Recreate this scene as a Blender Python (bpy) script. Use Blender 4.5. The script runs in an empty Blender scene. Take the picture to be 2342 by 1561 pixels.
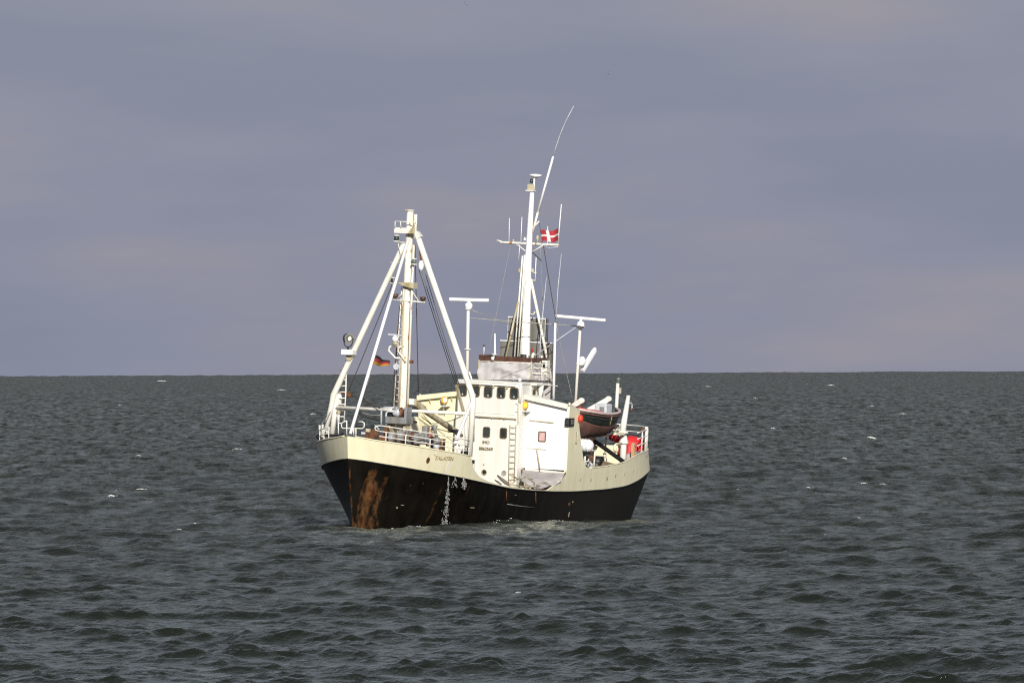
import bpy, math, random
import numpy as np
from mathutils import Matrix, Vector

R = math.radians
scene = bpy.context.scene
col = scene.collection

# ------------------------------------------------------------------ camera
cam_data = bpy.data.cameras.new('camera')
cam_data.sensor_width = 36.0
cam_data.lens = 36.0*28520/2342
cam_data.clip_start = 1.0
cam_data.clip_end = 400000.0
cam = bpy.data.objects.new('camera', cam_data)
col.objects.link(cam)
pitch, croll = R(0.0647), R(0.293)
f_ = Vector((0, math.cos(pitch), math.sin(pitch)))
u_ = Vector((0, -math.sin(pitch), math.cos(pitch)))
r_ = Vector((1, 0, 0))
cr_ = r_*math.cos(croll)-u_*math.sin(croll)
cu_ = u_*math.cos(croll)+r_*math.sin(croll)
cam.matrix_world = Matrix((( cr_.x, cu_.x, -f_.x, 0), (cr_.y, cu_.y, -f_.y, 0), (cr_.z, cu_.z, -f_.z, 8.55), (0,0,0,1)))
scene.camera = cam

# ------------------------------------------------------------------ sky
SUN_EL, SUN_AZ = R(22), R(8)          # sun behind the viewer, a little to the right
world = bpy.data.worlds.new('World')
scene.world = world
world.use_nodes = True
nt = world.node_tree
nt.nodes.clear()
N = nt.nodes.new
out = N('ShaderNodeOutputWorld'); bg = N('ShaderNodeBackground')
sky = N('ShaderNodeTexSky'); sky.sky_type = 'NISHITA'; sky.sun_disc = False
sky.sun_elevation = SUN_EL; sky.sun_rotation = R(180)-SUN_AZ
tc = N('ShaderNodeTexCoord')
mp = N('ShaderNodeMapping'); mp.inputs['Scale'].default_value = (9, 9, 44)
n1 = N('ShaderNodeTexNoise'); n1.inputs['Scale'].default_value = 1.7; n1.inputs['Detail'].default_value = 5; n1.inputs['Roughness'].default_value = .5
r1 = N('ShaderNodeValToRGB')
r1.color_ramp.elements[0].position = .40; r1.color_ramp.elements[0].color = (.222,.243,.338,1)
r1.color_ramp.elements[1].position = .62; r1.color_ramp.elements[1].color = (.304,.292,.350,1)
e = r1.color_ramp.elements.new(.51); e.color = (.248,.266,.361,1)
mix = N('ShaderNodeMix'); mix.data_type = 'RGBA'; mix.inputs[0].default_value = .06
sc_ = N('ShaderNodeVectorMath'); sc_.operation = 'SCALE'; sc_.inputs['Scale'].default_value = .1
L = nt.links.new
L(tc.outputs['Generated'], mp.inputs['Vector']); L(mp.outputs[0], n1.inputs['Vector'])
L(n1.outputs['Fac'], r1.inputs['Fac']); L(sky.outputs[0], sc_.inputs[0])
L(r1.outputs['Color'], mix.inputs[6]); L(sc_.outputs[0], mix.inputs[7])
L(mix.outputs[2], bg.inputs['Color']); bg.inputs['Strength'].default_value = 1.0
L(bg.outputs[0], out.inputs['Surface'])

# ------------------------------------------------------------------ sun
sd = bpy.data.lights.new('sun', 'SUN'); sd.energy = 5.0; sd.angle = R(.6); sd.color = (1, .955, .88)
sun = bpy.data.objects.new('sun', sd); col.objects.link(sun)
to_sun = Vector((math.sin(SUN_AZ)*math.cos(SUN_EL), -math.cos(SUN_AZ)*math.cos(SUN_EL), math.sin(SUN_EL)))
sun.rotation_euler = to_sun.to_track_quat('Z', 'Y').to_euler()

vs = scene.view_settings
vs.view_transform = 'Standard'; vs.look = 'None'; vs.exposure = 0.0; vs.gamma = 1.0; vs.use_curve_mapping = False
scene.cycles.max_bounces = 6
scene.cycles.use_denoising = False        # keeps the crisp grain of the water
scene.cycles.use_adaptive_sampling = False
scene.cycles.filter_width = 1.2
scene.cycles.caustics_reflective = False; scene.cycles.caustics_refractive = False
scene.cycles.sample_clamp_indirect = 1.5

# ------------------------------------------------------------------ materials
MATS = {}
def newmat(name):
    m = bpy.data.materials.new(name); m.use_nodes = True
    MATS[name] = m
    return m, m.node_tree, m.node_tree.nodes['Principled BSDF']
def flat(name, c, rough=.6, metal=0, vary=.12, scale=6.0):
    """plain coloured surface with slight mottling and grain"""
    m, t, b = newmat(name)
    co = t.nodes.new('ShaderNodeTexCoord'); no = t.nodes.new('ShaderNodeTexNoise')
    no.inputs['Scale'].default_value = scale; no.inputs['Detail'].default_value = 4
    ra = t.nodes.new('ShaderNodeValToRGB')
    lo = [x*(1-vary*1.6) for x in c]; hi = [min(1, x*(1+vary*.6)) for x in c]
    ra.color_ramp.elements[0].position = .3; ra.color_ramp.elements[0].color = (*lo, 1)
    ra.color_ramp.elements[1].position = .7; ra.color_ramp.elements[1].color = (*hi, 1)
    t.links.new(co.outputs['Object'], no.inputs['Vector']); t.links.new(no.outputs['Fac'], ra.inputs['Fac'])
    t.links.new(ra.outputs['Color'], b.inputs['Base Color'])
    b.inputs['Roughness'].default_value = rough; b.inputs['Metallic'].default_value = metal
    return m
def paint(name, c, rough=.45, dirt=.25, rust=.5, rustcol=(.30,.13,.035), bump=.25):
    """ship's paint: run-down dirt streaks, rust spots, slightly dished plates"""
    m, t, b = newmat(name)
    n = t.nodes.new; l = t.links.new
    co = n('ShaderNodeTexCoord')
    mp1 = n('ShaderNodeMapping'); mp1.inputs['Scale'].default_value = (2.6, 2.6, .35)
    no1 = n('ShaderNodeTexNoise'); no1.inputs['Scale'].default_value = 1.0; no1.inputs['Detail'].default_value = 5
    l(co.outputs['Object'], mp1.inputs['Vector']); l(mp1.outputs[0], no1.inputs['Vector'])
    ra = n('ShaderNodeValToRGB')
    ra.color_ramp.elements[0].position = .36; ra.color_ramp.elements[0].color = (c[0]*(1-dirt), c[1]*(1-dirt*1.15), c[2]*(1-dirt*1.7), 1)
    ra.color_ramp.elements[1].position = .58; ra.color_ramp.elements[1].color = (*c, 1)
    l(no1.outputs['Fac'], ra.inputs['Fac'])
    mp2 = n('ShaderNodeMapping'); mp2.inputs['Scale'].default_value = (3.5, 3.5, 1.2)
    no2 = n('ShaderNodeTexNoise'); no2.inputs['Scale'].default_value = 1.3; no2.inputs['Detail'].default_value = 7; no2.inputs['Roughness'].default_value = .62
    l(co.outputs['Object'], mp2.inputs['Vector']); l(mp2.outputs[0], no2.inputs['Vector'])
    rr = n('ShaderNodeMapRange'); rr.inputs['From Min'].default_value = .78-.16*rust; rr.inputs['From Max'].default_value = .86-.16*rust
    l(no2.outputs['Fac'], rr.inputs['Value'])
    mx = n('ShaderNodeMix'); mx.data_type = 'RGBA'
    l(rr.outputs[0], mx.inputs[0]); l(ra.outputs['Color'], mx.inputs[6]); mx.inputs[7].default_value = (*rustcol, 1)
    l(mx.outputs[2], b.inputs['Base Color'])
    no3 = n('ShaderNodeTexNoise'); no3.inputs['Scale'].default_value = 1.6; no3.inputs['Detail'].default_value = 3
    l(co.outputs['Object'], no3.inputs['Vector'])
    bu = n('ShaderNodeBump'); bu.inputs['Strength'].default_value = bump; bu.inputs['Distance'].default_value = .05
    l(no3.outputs['Fac'], bu.inputs['Height']); l(bu.outputs[0], b.inputs['Normal'])
    b.inputs['Roughness'].default_value = rough
    return m
CREAM = paint('cream_hull_paint', (.80,.755,.54), dirt=.07, rust=.35)
IVORY = paint('ivory_house_paint', (.76,.748,.685), dirt=.06, rust=.3, bump=.12)
WHITE = paint('white_paint', (.86,.86,.86), dirt=.03, rust=0, bump=.1)
SPAR = paint('spar_paint', (.82,.80,.72), dirt=.10, rust=.7, rustcol=(.42,.19,.05))
MAST = paint('mast_paint', (.82,.795,.70), dirt=.12, rust=1.25, rustcol=(.42,.17,.03))
DIRTY_SHADED = paint('stained_shaded_cream_paint', (.54,.485,.345), dirt=.35, rust=.9)  # stained cream; its darker tone also stands for shade on the boom
GREY = paint('grey_machine_paint', (.25,.26,.28), dirt=.3, rust=1.3)
PALE = flat('pale_grey_metal', (.55,.57,.60), .4)
FUNNEL = paint('funnel_grey_paint', (.19,.185,.175), dirt=.2, rust=.2)
RUST = flat('rusty_steel', (.16,.065,.028), .85, 0, .45, 5)
DARK = flat('black_metal', (.012,.012,.013), .5)
GLASS = flat('dark_window_glass', (.04,.05,.046), .08, 0, .3, 3)
FRAME = flat('window_rubber_frame', (.13,.09,.045), .6)
RED = flat('red_tarpaulin', (.62,.018,.022), .6, 0, .2, 3)
CANVAS = flat('grey_canvas', (.50,.48,.475), .8, 0, .14, 1.6)
TARP = flat('weathered_grey_tarpaulin', (.37,.345,.33), .8, 0, .16, 1.5)
WOOD = flat('varnished_brown_wood', (.105,.045,.028), .5, 0, .35, 3)
PLANK = flat('weathered_deck_planks', (.22,.17,.115), .8, 0, .3, 5)
BGREEN = flat('dark_green_boat_paint', (.022,.028,.024), .35, 0, .2, 3)
BRED = flat('brown_red_antifouling', (.14,.066,.052), .75, 0, .25, 2)
BPINK = flat('faded_pink_gunwale', (.60,.47,.44), .5)
ORANGE = flat('orange_red_cover', (.60,.06,.022), .6)
ROPE = flat('dark_wire_rope', (.055,.048,.04), .9)
FALL = flat('hoisting_wire', (.19,.175,.15), .8)
LROPE = flat('pale_rope', (.36,.35,.31), .9)
FLAGR = flat('flag_red', (.42,.03,.036), .8, 0, .15, 8)
FLAGW = flat('flag_white', (.74,.72,.70), .8)
FLAGK = flat('flag_black', (.016,.016,.016), .8)
FLAGY = flat('flag_gold', (.48,.25,.03), .8)
GREEN = flat('green_lamp_glass', (.13,.165,.145), .25)
LENS = flat('lantern_lens', (.045,.055,.05), .15)
INK = flat('faded_lettering_paint', (.17,.125,.05), .7)
PEEL = flat('pale_scuffed_paint', (.30,.28,.19), .8)
PINKST = flat('faded_red_notice', (.66,.42,.42), .5)
BIRD1 = flat('gull_grey_plumage', (.12,.125,.13), .8)
BIRD2 = flat('gull_white_plumage', (.62,.62,.62), .8)
def glow(name, c, s):
    m, t, b = newmat(name)
    b.inputs['Base Color'].default_value = (*c, 1); b.inputs['Emission Color'].default_value = (*c, 1); b.inputs['Emission Strength'].default_value = s
    return m
AMBER = glow('lit_amber_lamp', (1, .46, .03), 1.1)
WARM = glow('lit_warm_lamp', (1, .86, .55), 3.0)
HALO = glow('amber_lamp_reflector', (.9, .36, .04), .22)
MIRROR = flat('searchlight_mirror', (.75,.72,.6), .12, 1)

def hull_material():
    m, t, b = newmat('black_hull_paint')
    n = t.nodes.new; l = t.links.new
    co = n('ShaderNodeTexCoord')
    at = n('ShaderNodeAttribute'); at.attribute_name = 'rust'
    aw = n('ShaderNodeAttribute'); aw.attribute_name = 'scale'
    m1 = n('ShaderNodeMapping'); m1.inputs['Scale'].default_value = (1.5, 1.5, .4)
    n1 = n('ShaderNodeTexNoise'); n1.inputs['Scale'].default_value = 1.2; n1.inputs['Detail'].default_value = 6
    l(co.outputs['Object'], m1.inputs['Vector']); l(m1.outputs[0], n1.inputs['Vector'])
    ra = n('ShaderNodeValToRGB')
    ra.color_ramp.elements[0].position = .32; ra.color_ramp.elements[0].color = (.0035,.0028,.002,1)
    ra.color_ramp.elements[1].position = .70; ra.color_ramp.elements[1].color = (.010,.0085,.0065,1)
    l(n1.outputs['Fac'], ra.inputs['Fac'])
    # dusty grey plating aft
    mg = n('ShaderNodeMix'); mg.data_type = 'RGBA'; mg.inputs[7].default_value = (.017,.0155,.013,1)
    l(aw.outputs['Fac'], mg.inputs[0]); l(ra.outputs['Color'], mg.inputs[6])
    # rust
    m2 = n('ShaderNodeMapping'); m2.inputs['Scale'].default_value = (3.2, 3.2, 1.5)
    n2 = n('ShaderNodeTexNoise'); n2.inputs['Scale'].default_value = 1.4; n2.inputs['Detail'].default_value = 8; n2.inputs['Roughness'].default_value = .65
    l(co.outputs['Object'], m2.inputs['Vector']); l(m2.outputs[0], n2.inputs['Vector'])
    sn = n('ShaderNodeMath'); sn.operation = 'MULTIPLY_ADD'; sn.inputs[1].default_value = 2.0; sn.inputs[2].default_value = -1.0; l(n2.outputs['Fac'], sn.inputs[0])
    ad = n('ShaderNodeMath'); ad.operation = 'ADD'; l(sn.outputs[0], ad.inputs[0]); l(at.outputs['Fac'], ad.inputs[1])
    mr = n('ShaderNodeMapRange'); mr.inputs['From Min'].default_value = .34; mr.inputs['From Max'].default_value = 1.30
    l(ad.outputs[0], mr.inputs['Value'])
    rc = n('ShaderNodeValToRGB')
    rc.color_ramp.elements[0].position = .35; rc.color_ramp.elements[0].color = (.13,.043,.014,1)
    rc.color_ramp.elements[1].position = .72; rc.color_ramp.elements[1].color = (.26,.135,.055,1)
    n4 = n('ShaderNodeTexNoise'); n4.inputs['Scale'].default_value = 2.2; n4.inputs['Detail'].default_value = 5
    l(co.outputs['Object'], n4.inputs['Vector']); l(n4.outputs['Fac'], rc.inputs['Fac'])
    mx = n('ShaderNodeMix'); mx.data_type = 'RGBA'; l(mr.outputs[0], mx.inputs[0]); l(mg.outputs[2], mx.inputs[6]); l(rc.outputs['Color'], mx.inputs[7])
    l(mx.outputs[2], b.inputs['Base Color'])
    n3 = n('ShaderNodeTexNoise'); n3.inputs['Scale'].default_value = .9; n3.inputs['Detail'].default_value = 4
    l(co.outputs['Object'], n3.inputs['Vector'])
    bu = n('ShaderNodeBump'); bu.inputs['Strength'].default_value = .35; bu.inputs['Distance'].default_value = .08
    l(n3.outputs['Fac'], bu.inputs['Height']); l(bu.outputs[0], b.inputs['Normal'])
    b.inputs['Roughness'].default_value = .5; b.inputs['Specular IOR Level'].default_value = .10
    return m
HULLM = hull_material()

def water_material():
    m, t, b = newmat('sea_water')
    n = t.nodes.new; l = t.links.new
    def math_(op, a, b_=None, clamp=False):
        q = n('ShaderNodeMath'); q.operation = op; q.use_clamp = clamp
        for i, v in enumerate((a, b_)):
            if v is None: continue
            if isinstance(v, (int, float)): q.inputs[i].default_value = v
            else: l(v, q.inputs[i])
        return q.outputs[0]
    co = n('ShaderNodeTexCoord')
    m1 = n('ShaderNodeMapping'); m1.inputs['Scale'].default_value = (1.0, .7, 1)
    n1 = n('ShaderNodeTexNoise'); n1.inputs['Scale'].default_value = 4.4; n1.inputs['Detail'].default_value = 4; n1.inputs['Roughness'].default_value = .6
    l(co.outputs['Object'], m1.inputs['Vector']); l(m1.outputs[0], n1.inputs['Vector'])
    bu = n('ShaderNodeBump'); bu.inputs['Strength'].default_value = WATER['bump']; bu.inputs['Distance'].default_value = .14
    l(n1.outputs['Fac'], bu.inputs['Height'])
    # ripples too fine for the mesh act as roughness; gusts roughen the surface in patches
    ar = n('ShaderNodeAttribute'); ar.attribute_name = 'ripple'
    m2 = n('ShaderNodeMapping'); m2.inputs['Scale'].default_value = (.8, .085, 1)
    n2 = n('ShaderNodeTexNoise'); n2.inputs['Scale'].default_value = 1.0; n2.inputs['Detail'].default_value = 7; n2.inputs['Roughness'].default_value = .75
    l(co.outputs['Object'], m2.inputs['Vector']); l(m2.outputs[0], n2.inputs['Vector'])
    mr = n('ShaderNodeMapRange'); mr.inputs['From Min'].default_value = .3; mr.inputs['From Max'].default_value = .7; mr.inputs['To Min'].default_value = .28; mr.inputs['To Max'].default_value = 1.3
    l(n2.outputs['Fac'], mr.inputs['Value'])
    rough = math_('MULTIPLY', ar.outputs['Fac'], mr.outputs[0])
    # Fresnel of a wind-roughened surface: the grazing angle is widened by the ripple slope
    ge = n('ShaderNodeNewGeometry'); dp = n('ShaderNodeVectorMath'); dp.operation = 'DOT_PRODUCT'
    l(ge.outputs['Incoming'], dp.inputs[0]); l(bu.outputs[0], dp.inputs[1])
    c = math_('MAXIMUM', dp.outputs['Value'], 0.0)
    al = math_('MULTIPLY', math_('MULTIPLY', rough, rough), WATER['widen'])
    ce = math_('SQRT', math_('ADD', math_('MULTIPLY', c, c), math_('MULTIPLY', al, al)))
    fr = math_('ADD', math_('MULTIPLY', math_('POWER', math_('SUBTRACT', 1.0, ce, True), 5.0), .98), .02, True)
    gl = n('ShaderNodeBsdfGlossy'); gl.inputs['Color'].default_value = WATER['tint']; l(rough, gl.inputs['Roughness']); l(bu.outputs[0], gl.inputs['Normal'])
    b.inputs['Base Color'].default_value = WATER['base']; b.inputs['Roughness'].default_value = 1.0; b.inputs['Specular IOR Level'].default_value = 0
    mx = n('ShaderNodeMixShader'); l(fr, mx.inputs[0]); l(b.outputs[0], mx.inputs[1]); l(gl.outputs[0], mx.inputs[2])
    l(mx.outputs[0], t.nodes['Material Output'].inputs['Surface'])
    return m
WATER = dict(bump=.75, base=(.009,.012,.008,1), var=.0006, widen=1.5, tint=(.95,1.0,.87,1))
SEA = water_material()
FOAM = flat('sea_foam', (.70,.70,.68), .9, 0, .15, 9)
SPRAY = flat('falling_water', (.36,.36,.35), .35, 0, .3, 14)

# ------------------------------------------------------------------ sea
rng = np.random.default_rng(11)
NW = 200
lam = np.exp(rng.uniform(np.log(.42), np.log(24), NW))
ang = R(250)+rng.normal(0, .62, NW)             # travelling towards the shore, a little across
kk = 2*np.pi/lam
kx, ky = kk*np.cos(ang), kk*np.sin(ang)
slope = .0265*np.where(lam > 1.3, (1.3/lam)**.55, 1.0)*np.where(lam > 9, (9/lam)**.8, 1.0)
amp = slope/kk
pha = rng.uniform(0, 2*np.pi, NW)
EARTH = 7.4e6        # earth radius allowing for refraction: the sea drops away to a real horizon
def waves(x, y, sx=None, sy=None):
    """Gerstner sea; wave trains shorter than the local mesh spacing fade out"""
    x = np.asarray(x, np.float32); y = np.asarray(y, np.float32)
    dx = np.zeros_like(x); dy = np.zeros_like(x); z = np.zeros_like(x); lost = np.zeros_like(x)
    for i in range(NW):
        a = np.float32(amp[i])
        if sx is not None:
            q = np.maximum(abs(kx[i])*sx, abs(ky[i])*sy)
            w = np.clip((2.4-q)/1.0, 0, 1).astype(np.float32)
            lost += np.float32(.5*slope[i]**2)*(1-w*w)
            if w.max() == 0: continue
            a = a*w
        p = np.float32(kx[i])*x+np.float32(ky[i])*y+np.float32(pha[i])
        s, c = np.sin(p), np.cos(p)
        z += a*c
        h = np.float32(1.25)*a
        dx -= h*np.float32(np.cos(ang[i]))*s; dy -= h*np.float32(np.sin(ang[i]))*s
    z = z+np.float32(2.4)*(np.minimum(z*z, .06)-np.float32(.004))          # peaked crests, flat troughs
    z = z-(x*x+y*y)/np.float32(2*EARTH)
    return (dx, dy, z) if sx is None else (dx, dy, z, lost)
SWELL = [(.30,41.,530.,1.),(.28,67.,410.,2.2),(.24,23.,890.,.4),(.3,118.,370.,5.),(.18,15.,610.,3.)]
def build_sea():
    th = np.concatenate([-np.geomspace(.6, .045, 22)[:-1], np.linspace(-.045, .045, 262), np.geomspace(.045, .6, 22)[1:]])
    dl = list(np.geomspace(120, 298, 50))            # row spacing grows smoothly with distance
    while dl[-1] < 24000: dl.append(dl[-1]+.085*(dl[-1]/300)**1.88)
    d = np.array(dl)
    nr, nc = len(d), len(th)
    sy = np.gradient(d)[:, None]; sx = (np.gradient(np.tan(th))[None, :]*d[:, None])
    X = (d[:, None]*np.tan(th)[None, :]); Y = np.repeat(d[:, None], nc, 1)
    zz = np.zeros((nr, nc, 3), np.float32); ro = np.zeros((nr, nc), np.float32)
    B = 200
    for r0 in range(0, nr, B):
        sl = slice(r0, min(nr, r0+B))
        dx, dy, z, lost = waves(X[sl], Y[sl], sx[sl], np.repeat(sy[sl], nc, 1))
        ro[sl] = np.sqrt(np.sqrt(2*(lost+WATER['var'])))
        far = np.clip((Y[sl]-3000)/5000, 0, 1)           # distant swell that ruffles the horizon line
        for a_, lx, ly, ph in SWELL: z = z+a_*far*np.sin(X[sl]*(2*np.pi/lx)+Y[sl]*(2*np.pi/ly)+ph)
        zz[sl, :, 0] = X[sl]+dx; zz[sl, :, 1] = Y[sl]+dy; zz[sl, :, 2] = z
    me = bpy.data.meshes.new('sea')
    me.vertices.add(nr*nc); me.vertices.foreach_set('co', zz.ravel())
    i = np.arange((nr-1)*nc).reshape(nr-1, nc)[:, :-1].ravel()
    q = np.stack([i, i+1, i+nc+1, i+nc], 1).astype(np.int32)
    nf = len(q)
    me.loops.add(nf*4); me.loops.foreach_set('vertex_index', q.ravel())
    me.polygons.add(nf); me.polygons.foreach_set('loop_start', np.arange(nf, dtype=np.int32)*4)
    me.polygons.foreach_set('use_smooth', np.ones(nf, bool))
    me.update(calc_edges=True); me.validate()
    me.materials.append(SEA)
    at = me.attributes.new('ripple', 'FLOAT', 'POINT'); at.data.foreach_set('value', ro.ravel())   # roughness of the ripples too fine for the mesh
    o = bpy.data.objects.new('sea', me); col.objects.link(o)
    o['kind'] = 'structure'; o['label'] = 'choppy dark grey green sea reaching to the horizon'
    return o
build_sea()

# ------------------------------------------------------------------ mesh helpers
class MB:
    def __init__(s): s.v = []; s.f = []; s.m = []; s.sm = []
    def add(s, vs, fs, mi=0, sm=False):
        o = len(s.v); s.v += [tuple(map(float, p)) for p in vs]
        for f in fs: s.f.append([o+i for i in f]); s.m.append(mi); s.sm.append(sm)
        return s
    def box(s, c, d, rot=None, mi=0):
        hx, hy, hz = d[0]/2, d[1]/2, d[2]/2
        P = [Vector((sx*hx, sy*hy, sz*hz)) for sx in (-1,1) for sy in (-1,1) for sz in (-1,1)]
        if rot: M = Matrix.Rotation(rot[2],3,'Z')@Matrix.Rotation(rot[1],3,'Y')@Matrix.Rotation(rot[0],3,'X'); P = [M@p for p in P]
        P = [p+Vector(c) for p in P]
        return s.add(P, [(0,1,3,2),(4,6,7,5),(0,4,5,1),(2,3,7,6),(0,2,6,4),(1,5,7,3)], mi)
    def bar(s, p0, p1, w, h=None, up=(0,0,1), mi=0):
        p0, p1 = Vector(p0), Vector(p1); d = (p1-p0).normalized(); h = h or w
        a = d.cross(Vector(up))
        if a.length < 1e-4: a = d.cross(Vector((1,0,0)))
        a.normalize(); b = a.cross(d).normalized()
        P = [p+a*(i*w/2)+b*(j*h/2) for p in (p0,p1) for i,j in ((-1,-1),(1,-1),(1,1),(-1,1))]
        return s.add(P, [(3,2,1,0),(4,5,6,7),(0,1,5,4),(1,2,6,5),(2,3,7,6),(3,0,4,7)], mi)
    def tube(s, pts, r, n=8, mi=0, cap=True):
        pts = [Vector(p) for p in pts]; rs = r if isinstance(r, (list, tuple)) else [r]*len(pts)
        o = len(s.v); a = None; V = []
        for i, p in enumerate(pts):
            d = (pts[min(i+1, len(pts)-1)]-pts[max(i-1, 0)]).normalized()
            if a is None:
                a = d.cross(Vector((0,0,1)))
                if a.length < .05: a = d.cross(Vector((1,0,0)))
            a = (a-d*a.dot(d)).normalized(); b = d.cross(a)
            V += [p+(a*math.cos(2*math.pi*k/n)+b*math.sin(2*math.pi*k/n))*rs[i] for k in range(n)]
        F = [(i*n+k, i*n+(k+1) % n, (i+1)*n+(k+1) % n, (i+1)*n+k) for i in range(len(pts)-1) for k in range(n)]
        s.add(V, F, mi, True)
        if cap:
            k = len(pts)-1
            s.f.append([o+j for j in reversed(range(n))]); s.m.append(mi); s.sm.append(False)
            s.f.append([o+k*n+j for j in range(n)]); s.m.append(mi); s.sm.append(False)
        return s
    def lathe(s, c, prof, n=12, axis='z', mi=0):
        V = []
        for r, h in prof:
            for k in range(n):
                t = 2*math.pi*k/n; p = (r*math.cos(t), r*math.sin(t), h)
                if axis == 'x': p = (p[2], p[0], p[1])
                if axis == 'y': p = (p[1], p[2], p[0])
                V.append(Vector(c)+Vector(p))
        F = [(i*n+k, i*n+(k+1) % n, (i+1)*n+(k+1) % n, (i+1)*n+k) for i in range(len(prof)-1) for k in range(n)]
        o = len(s.v); s.add(V, F, mi, True)
        if prof[0][0] > .001: s.f.append([o+j for j in reversed(range(n))]); s.m.append(mi); s.sm.append(False)
        k = len(prof)-1
        if prof[-1][0] > .001: s.f.append([o+k*n+j for j in range(n)]); s.m.append(mi); s.sm.append(False)
        return s
    def ball(s, c, r, n=10, mi=0):
        r = r if isinstance(r, (list, tuple)) else (r, r, r)
        V = []; m = n//2
        for i in range(m+1):
            t = math.pi*i/m
            for k in range(n):
                q = 2*math.pi*k/n
                V.append((c[0]+r[0]*math.sin(t)*math.cos(q), c[1]+r[1]*math.sin(t)*math.sin(q), c[2]+r[2]*math.cos(t)))
        F = [((i+1)*n+k, (i+1)*n+(k+1) % n, i*n+(k+1) % n, i*n+k) for i in range(m) for k in range(n)]
        return s.add(V, F, mi, True)
    def prism(s, poly, ex, mi=0):
        n = len(poly); P = [Vector(p) for p in poly]; E = Vector(ex)
        nrm = Vector((0,0,0))
        for i in range(n): nrm += P[i].cross(P[(i+1) % n])
        if nrm.dot(E) > 0: P = P[::-1]
        V = P+[p+E for p in P]
        return s.add(V, [tuple(range(n)), tuple(range(2*n-1, n-1, -1))]+[(i, n+i, n+(i+1) % n, (i+1) % n) for i in range(n)], mi)
    def grid(s, pts, mi=0, sm=True, flip=False):
        nr, nc = len(pts), len(pts[0]); V = [p for row in pts for p in row]
        F = []
        for i in range(nr-1):
            for j in range(nc-1):
                q = (i*nc+j, i*nc+j+1, (i+1)*nc+j+1, (i+1)*nc+j)
                F.append(q[::-1] if flip else q)
        return s.add(V, F, mi, sm)
    def mesh(s, name, mats, base=(0,0,0)):
        me = bpy.data.meshes.new(name)
        b = Vector(base)
        me.from_pydata([(p[0]-b.x, p[1]-b.y, p[2]-b.z) for p in s.v], [], s.f)
        for m in (mats if isinstance(mats, (list, tuple)) else [mats]): me.materials.append(m)
        me.polygons.foreach_set('material_index', s.m); me.polygons.foreach_set('use_smooth', s.sm)
        me.update()
        return me
SHIP_O = Vector((-0.9708, 638.2717, -0.026))
def ship_matrix():
    th, ro = R(23), R(-3.2)
    X = Vector((-math.sin(th), -math.cos(th), 0)); Y = Vector((math.cos(th), -math.sin(th), 0)); Z = Vector((0,0,1))
    Y2 = Y*math.cos(ro)+Z*math.sin(ro); Z2 = -Y*math.sin(ro)+Z*math.cos(ro)
    return Matrix(((X.x,Y2.x,Z2.x,SHIP_O.x),(X.y,Y2.y,Z2.y,SHIP_O.y),(X.z,Y2.z,Z2.z,SHIP_O.z),(0,0,0,1)))
SM = ship_matrix()
BASE = {}
def part(name, mb, mats, parent, label=None, bevel=0):
    o = bpy.data.objects.new(name, mb.mesh(name, mats, BASE.get(parent.name, (0,0,0)))); col.objects.link(o)
    o.parent = parent
    BASE[o.name] = BASE.get(parent.name, (0,0,0))
    if label: o['label'] = label
    if bevel:
        bm = o.modifiers.new('bevel', 'BEVEL'); bm.width = bevel; bm.segments = 2; bm.limit_method = 'ANGLE'
    return o
def node(name, parent):
    """an Empty that holds the pieces of one part"""
    o = bpy.data.objects.new(name, None); col.objects.link(o); o.parent = parent; o.empty_display_size = .2
    BASE[o.name] = BASE.get(parent.name, (0,0,0))
    return o
def thing(name, label, cat, base=(0,0,0), group=None):
    o = bpy.data.objects.new(name, None); col.objects.link(o)
    o.matrix_world = SM@Matrix.Translation(base)
    o['label'] = label; o['category'] = cat; BASE[o.name] = base
    if group: o['group'] = group
    return o
def clone(o, off, parent=None):
    c = o.copy(); col.objects.link(c); c.parent = parent or o.parent; c.location = Vector(o.location)+Vector(off)
    return c
def V3(p, dx=0, dy=0, dz=0): return (p[0]+dx, p[1]+dy, p[2]+dz)
def lerp(a, b, t): return tuple(a[i]+(b[i]-a[i])*t for i in range(3))
def sag(a, b, d, n=8): return [V3(lerp(a, b, i/n), 0, 0, -d*4*(i/n)*(1-i/n)) for i in range(n+1)]
def ladder(name, a0, a1, b0, b1, step, mat, parent, r=.022):
    """two rails a0-a1 and b0-b1 with rungs every `step` metres"""
    t = node(name, parent)
    part('rail', MB().tube([a0, a1], r, 6), mat, t); part('rail', MB().tube([b0, b1], r, 6), mat, t)
    n = int((Vector(a1)-Vector(a0)).length/step); first = None
    for i in range(n):
        p, q = lerp(a0, a1, (i+.5)/n), lerp(b0, b1, (i+.5)/n)
        part('rung', MB().tube([p, q], r*.9, 6), mat, t)
    return t
def railing(name, pts, heights, post_ids, mat, parent, r=.026, rp=.03, foot=0.0):
    """guard rail along pts (feet); one mesh per rail and per stanchion"""
    t = node(name, parent)
    for h in heights: part('rail', MB().tube([V3(p, 0, 0, h) for p in pts], r, 6), mat, t)
    for i in post_ids: part('stanchion', MB().tube([V3(pts[i], 0, 0, -foot), V3(pts[i], 0, 0, max(heights))], rp, 6), mat, t)
    return t
def text_mesh(s, size):
    cu = bpy.data.curves.new('lettering', 'FONT'); cu.body = s; cu.size = size; cu.align_x = 'CENTER'; cu.align_y = 'CENTER'; cu.extrude = .004; cu.bevel_depth = .009; cu.bevel_resolution = 0
    o = bpy.data.objects.new('lettering', cu); col.objects.link(o)
    me = bpy.data.meshes.new_from_object(o.evaluated_get(bpy.context.evaluated_depsgraph_get()))
    bpy.data.objects.remove(o); bpy.data.curves.remove(cu)
    return me
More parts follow.
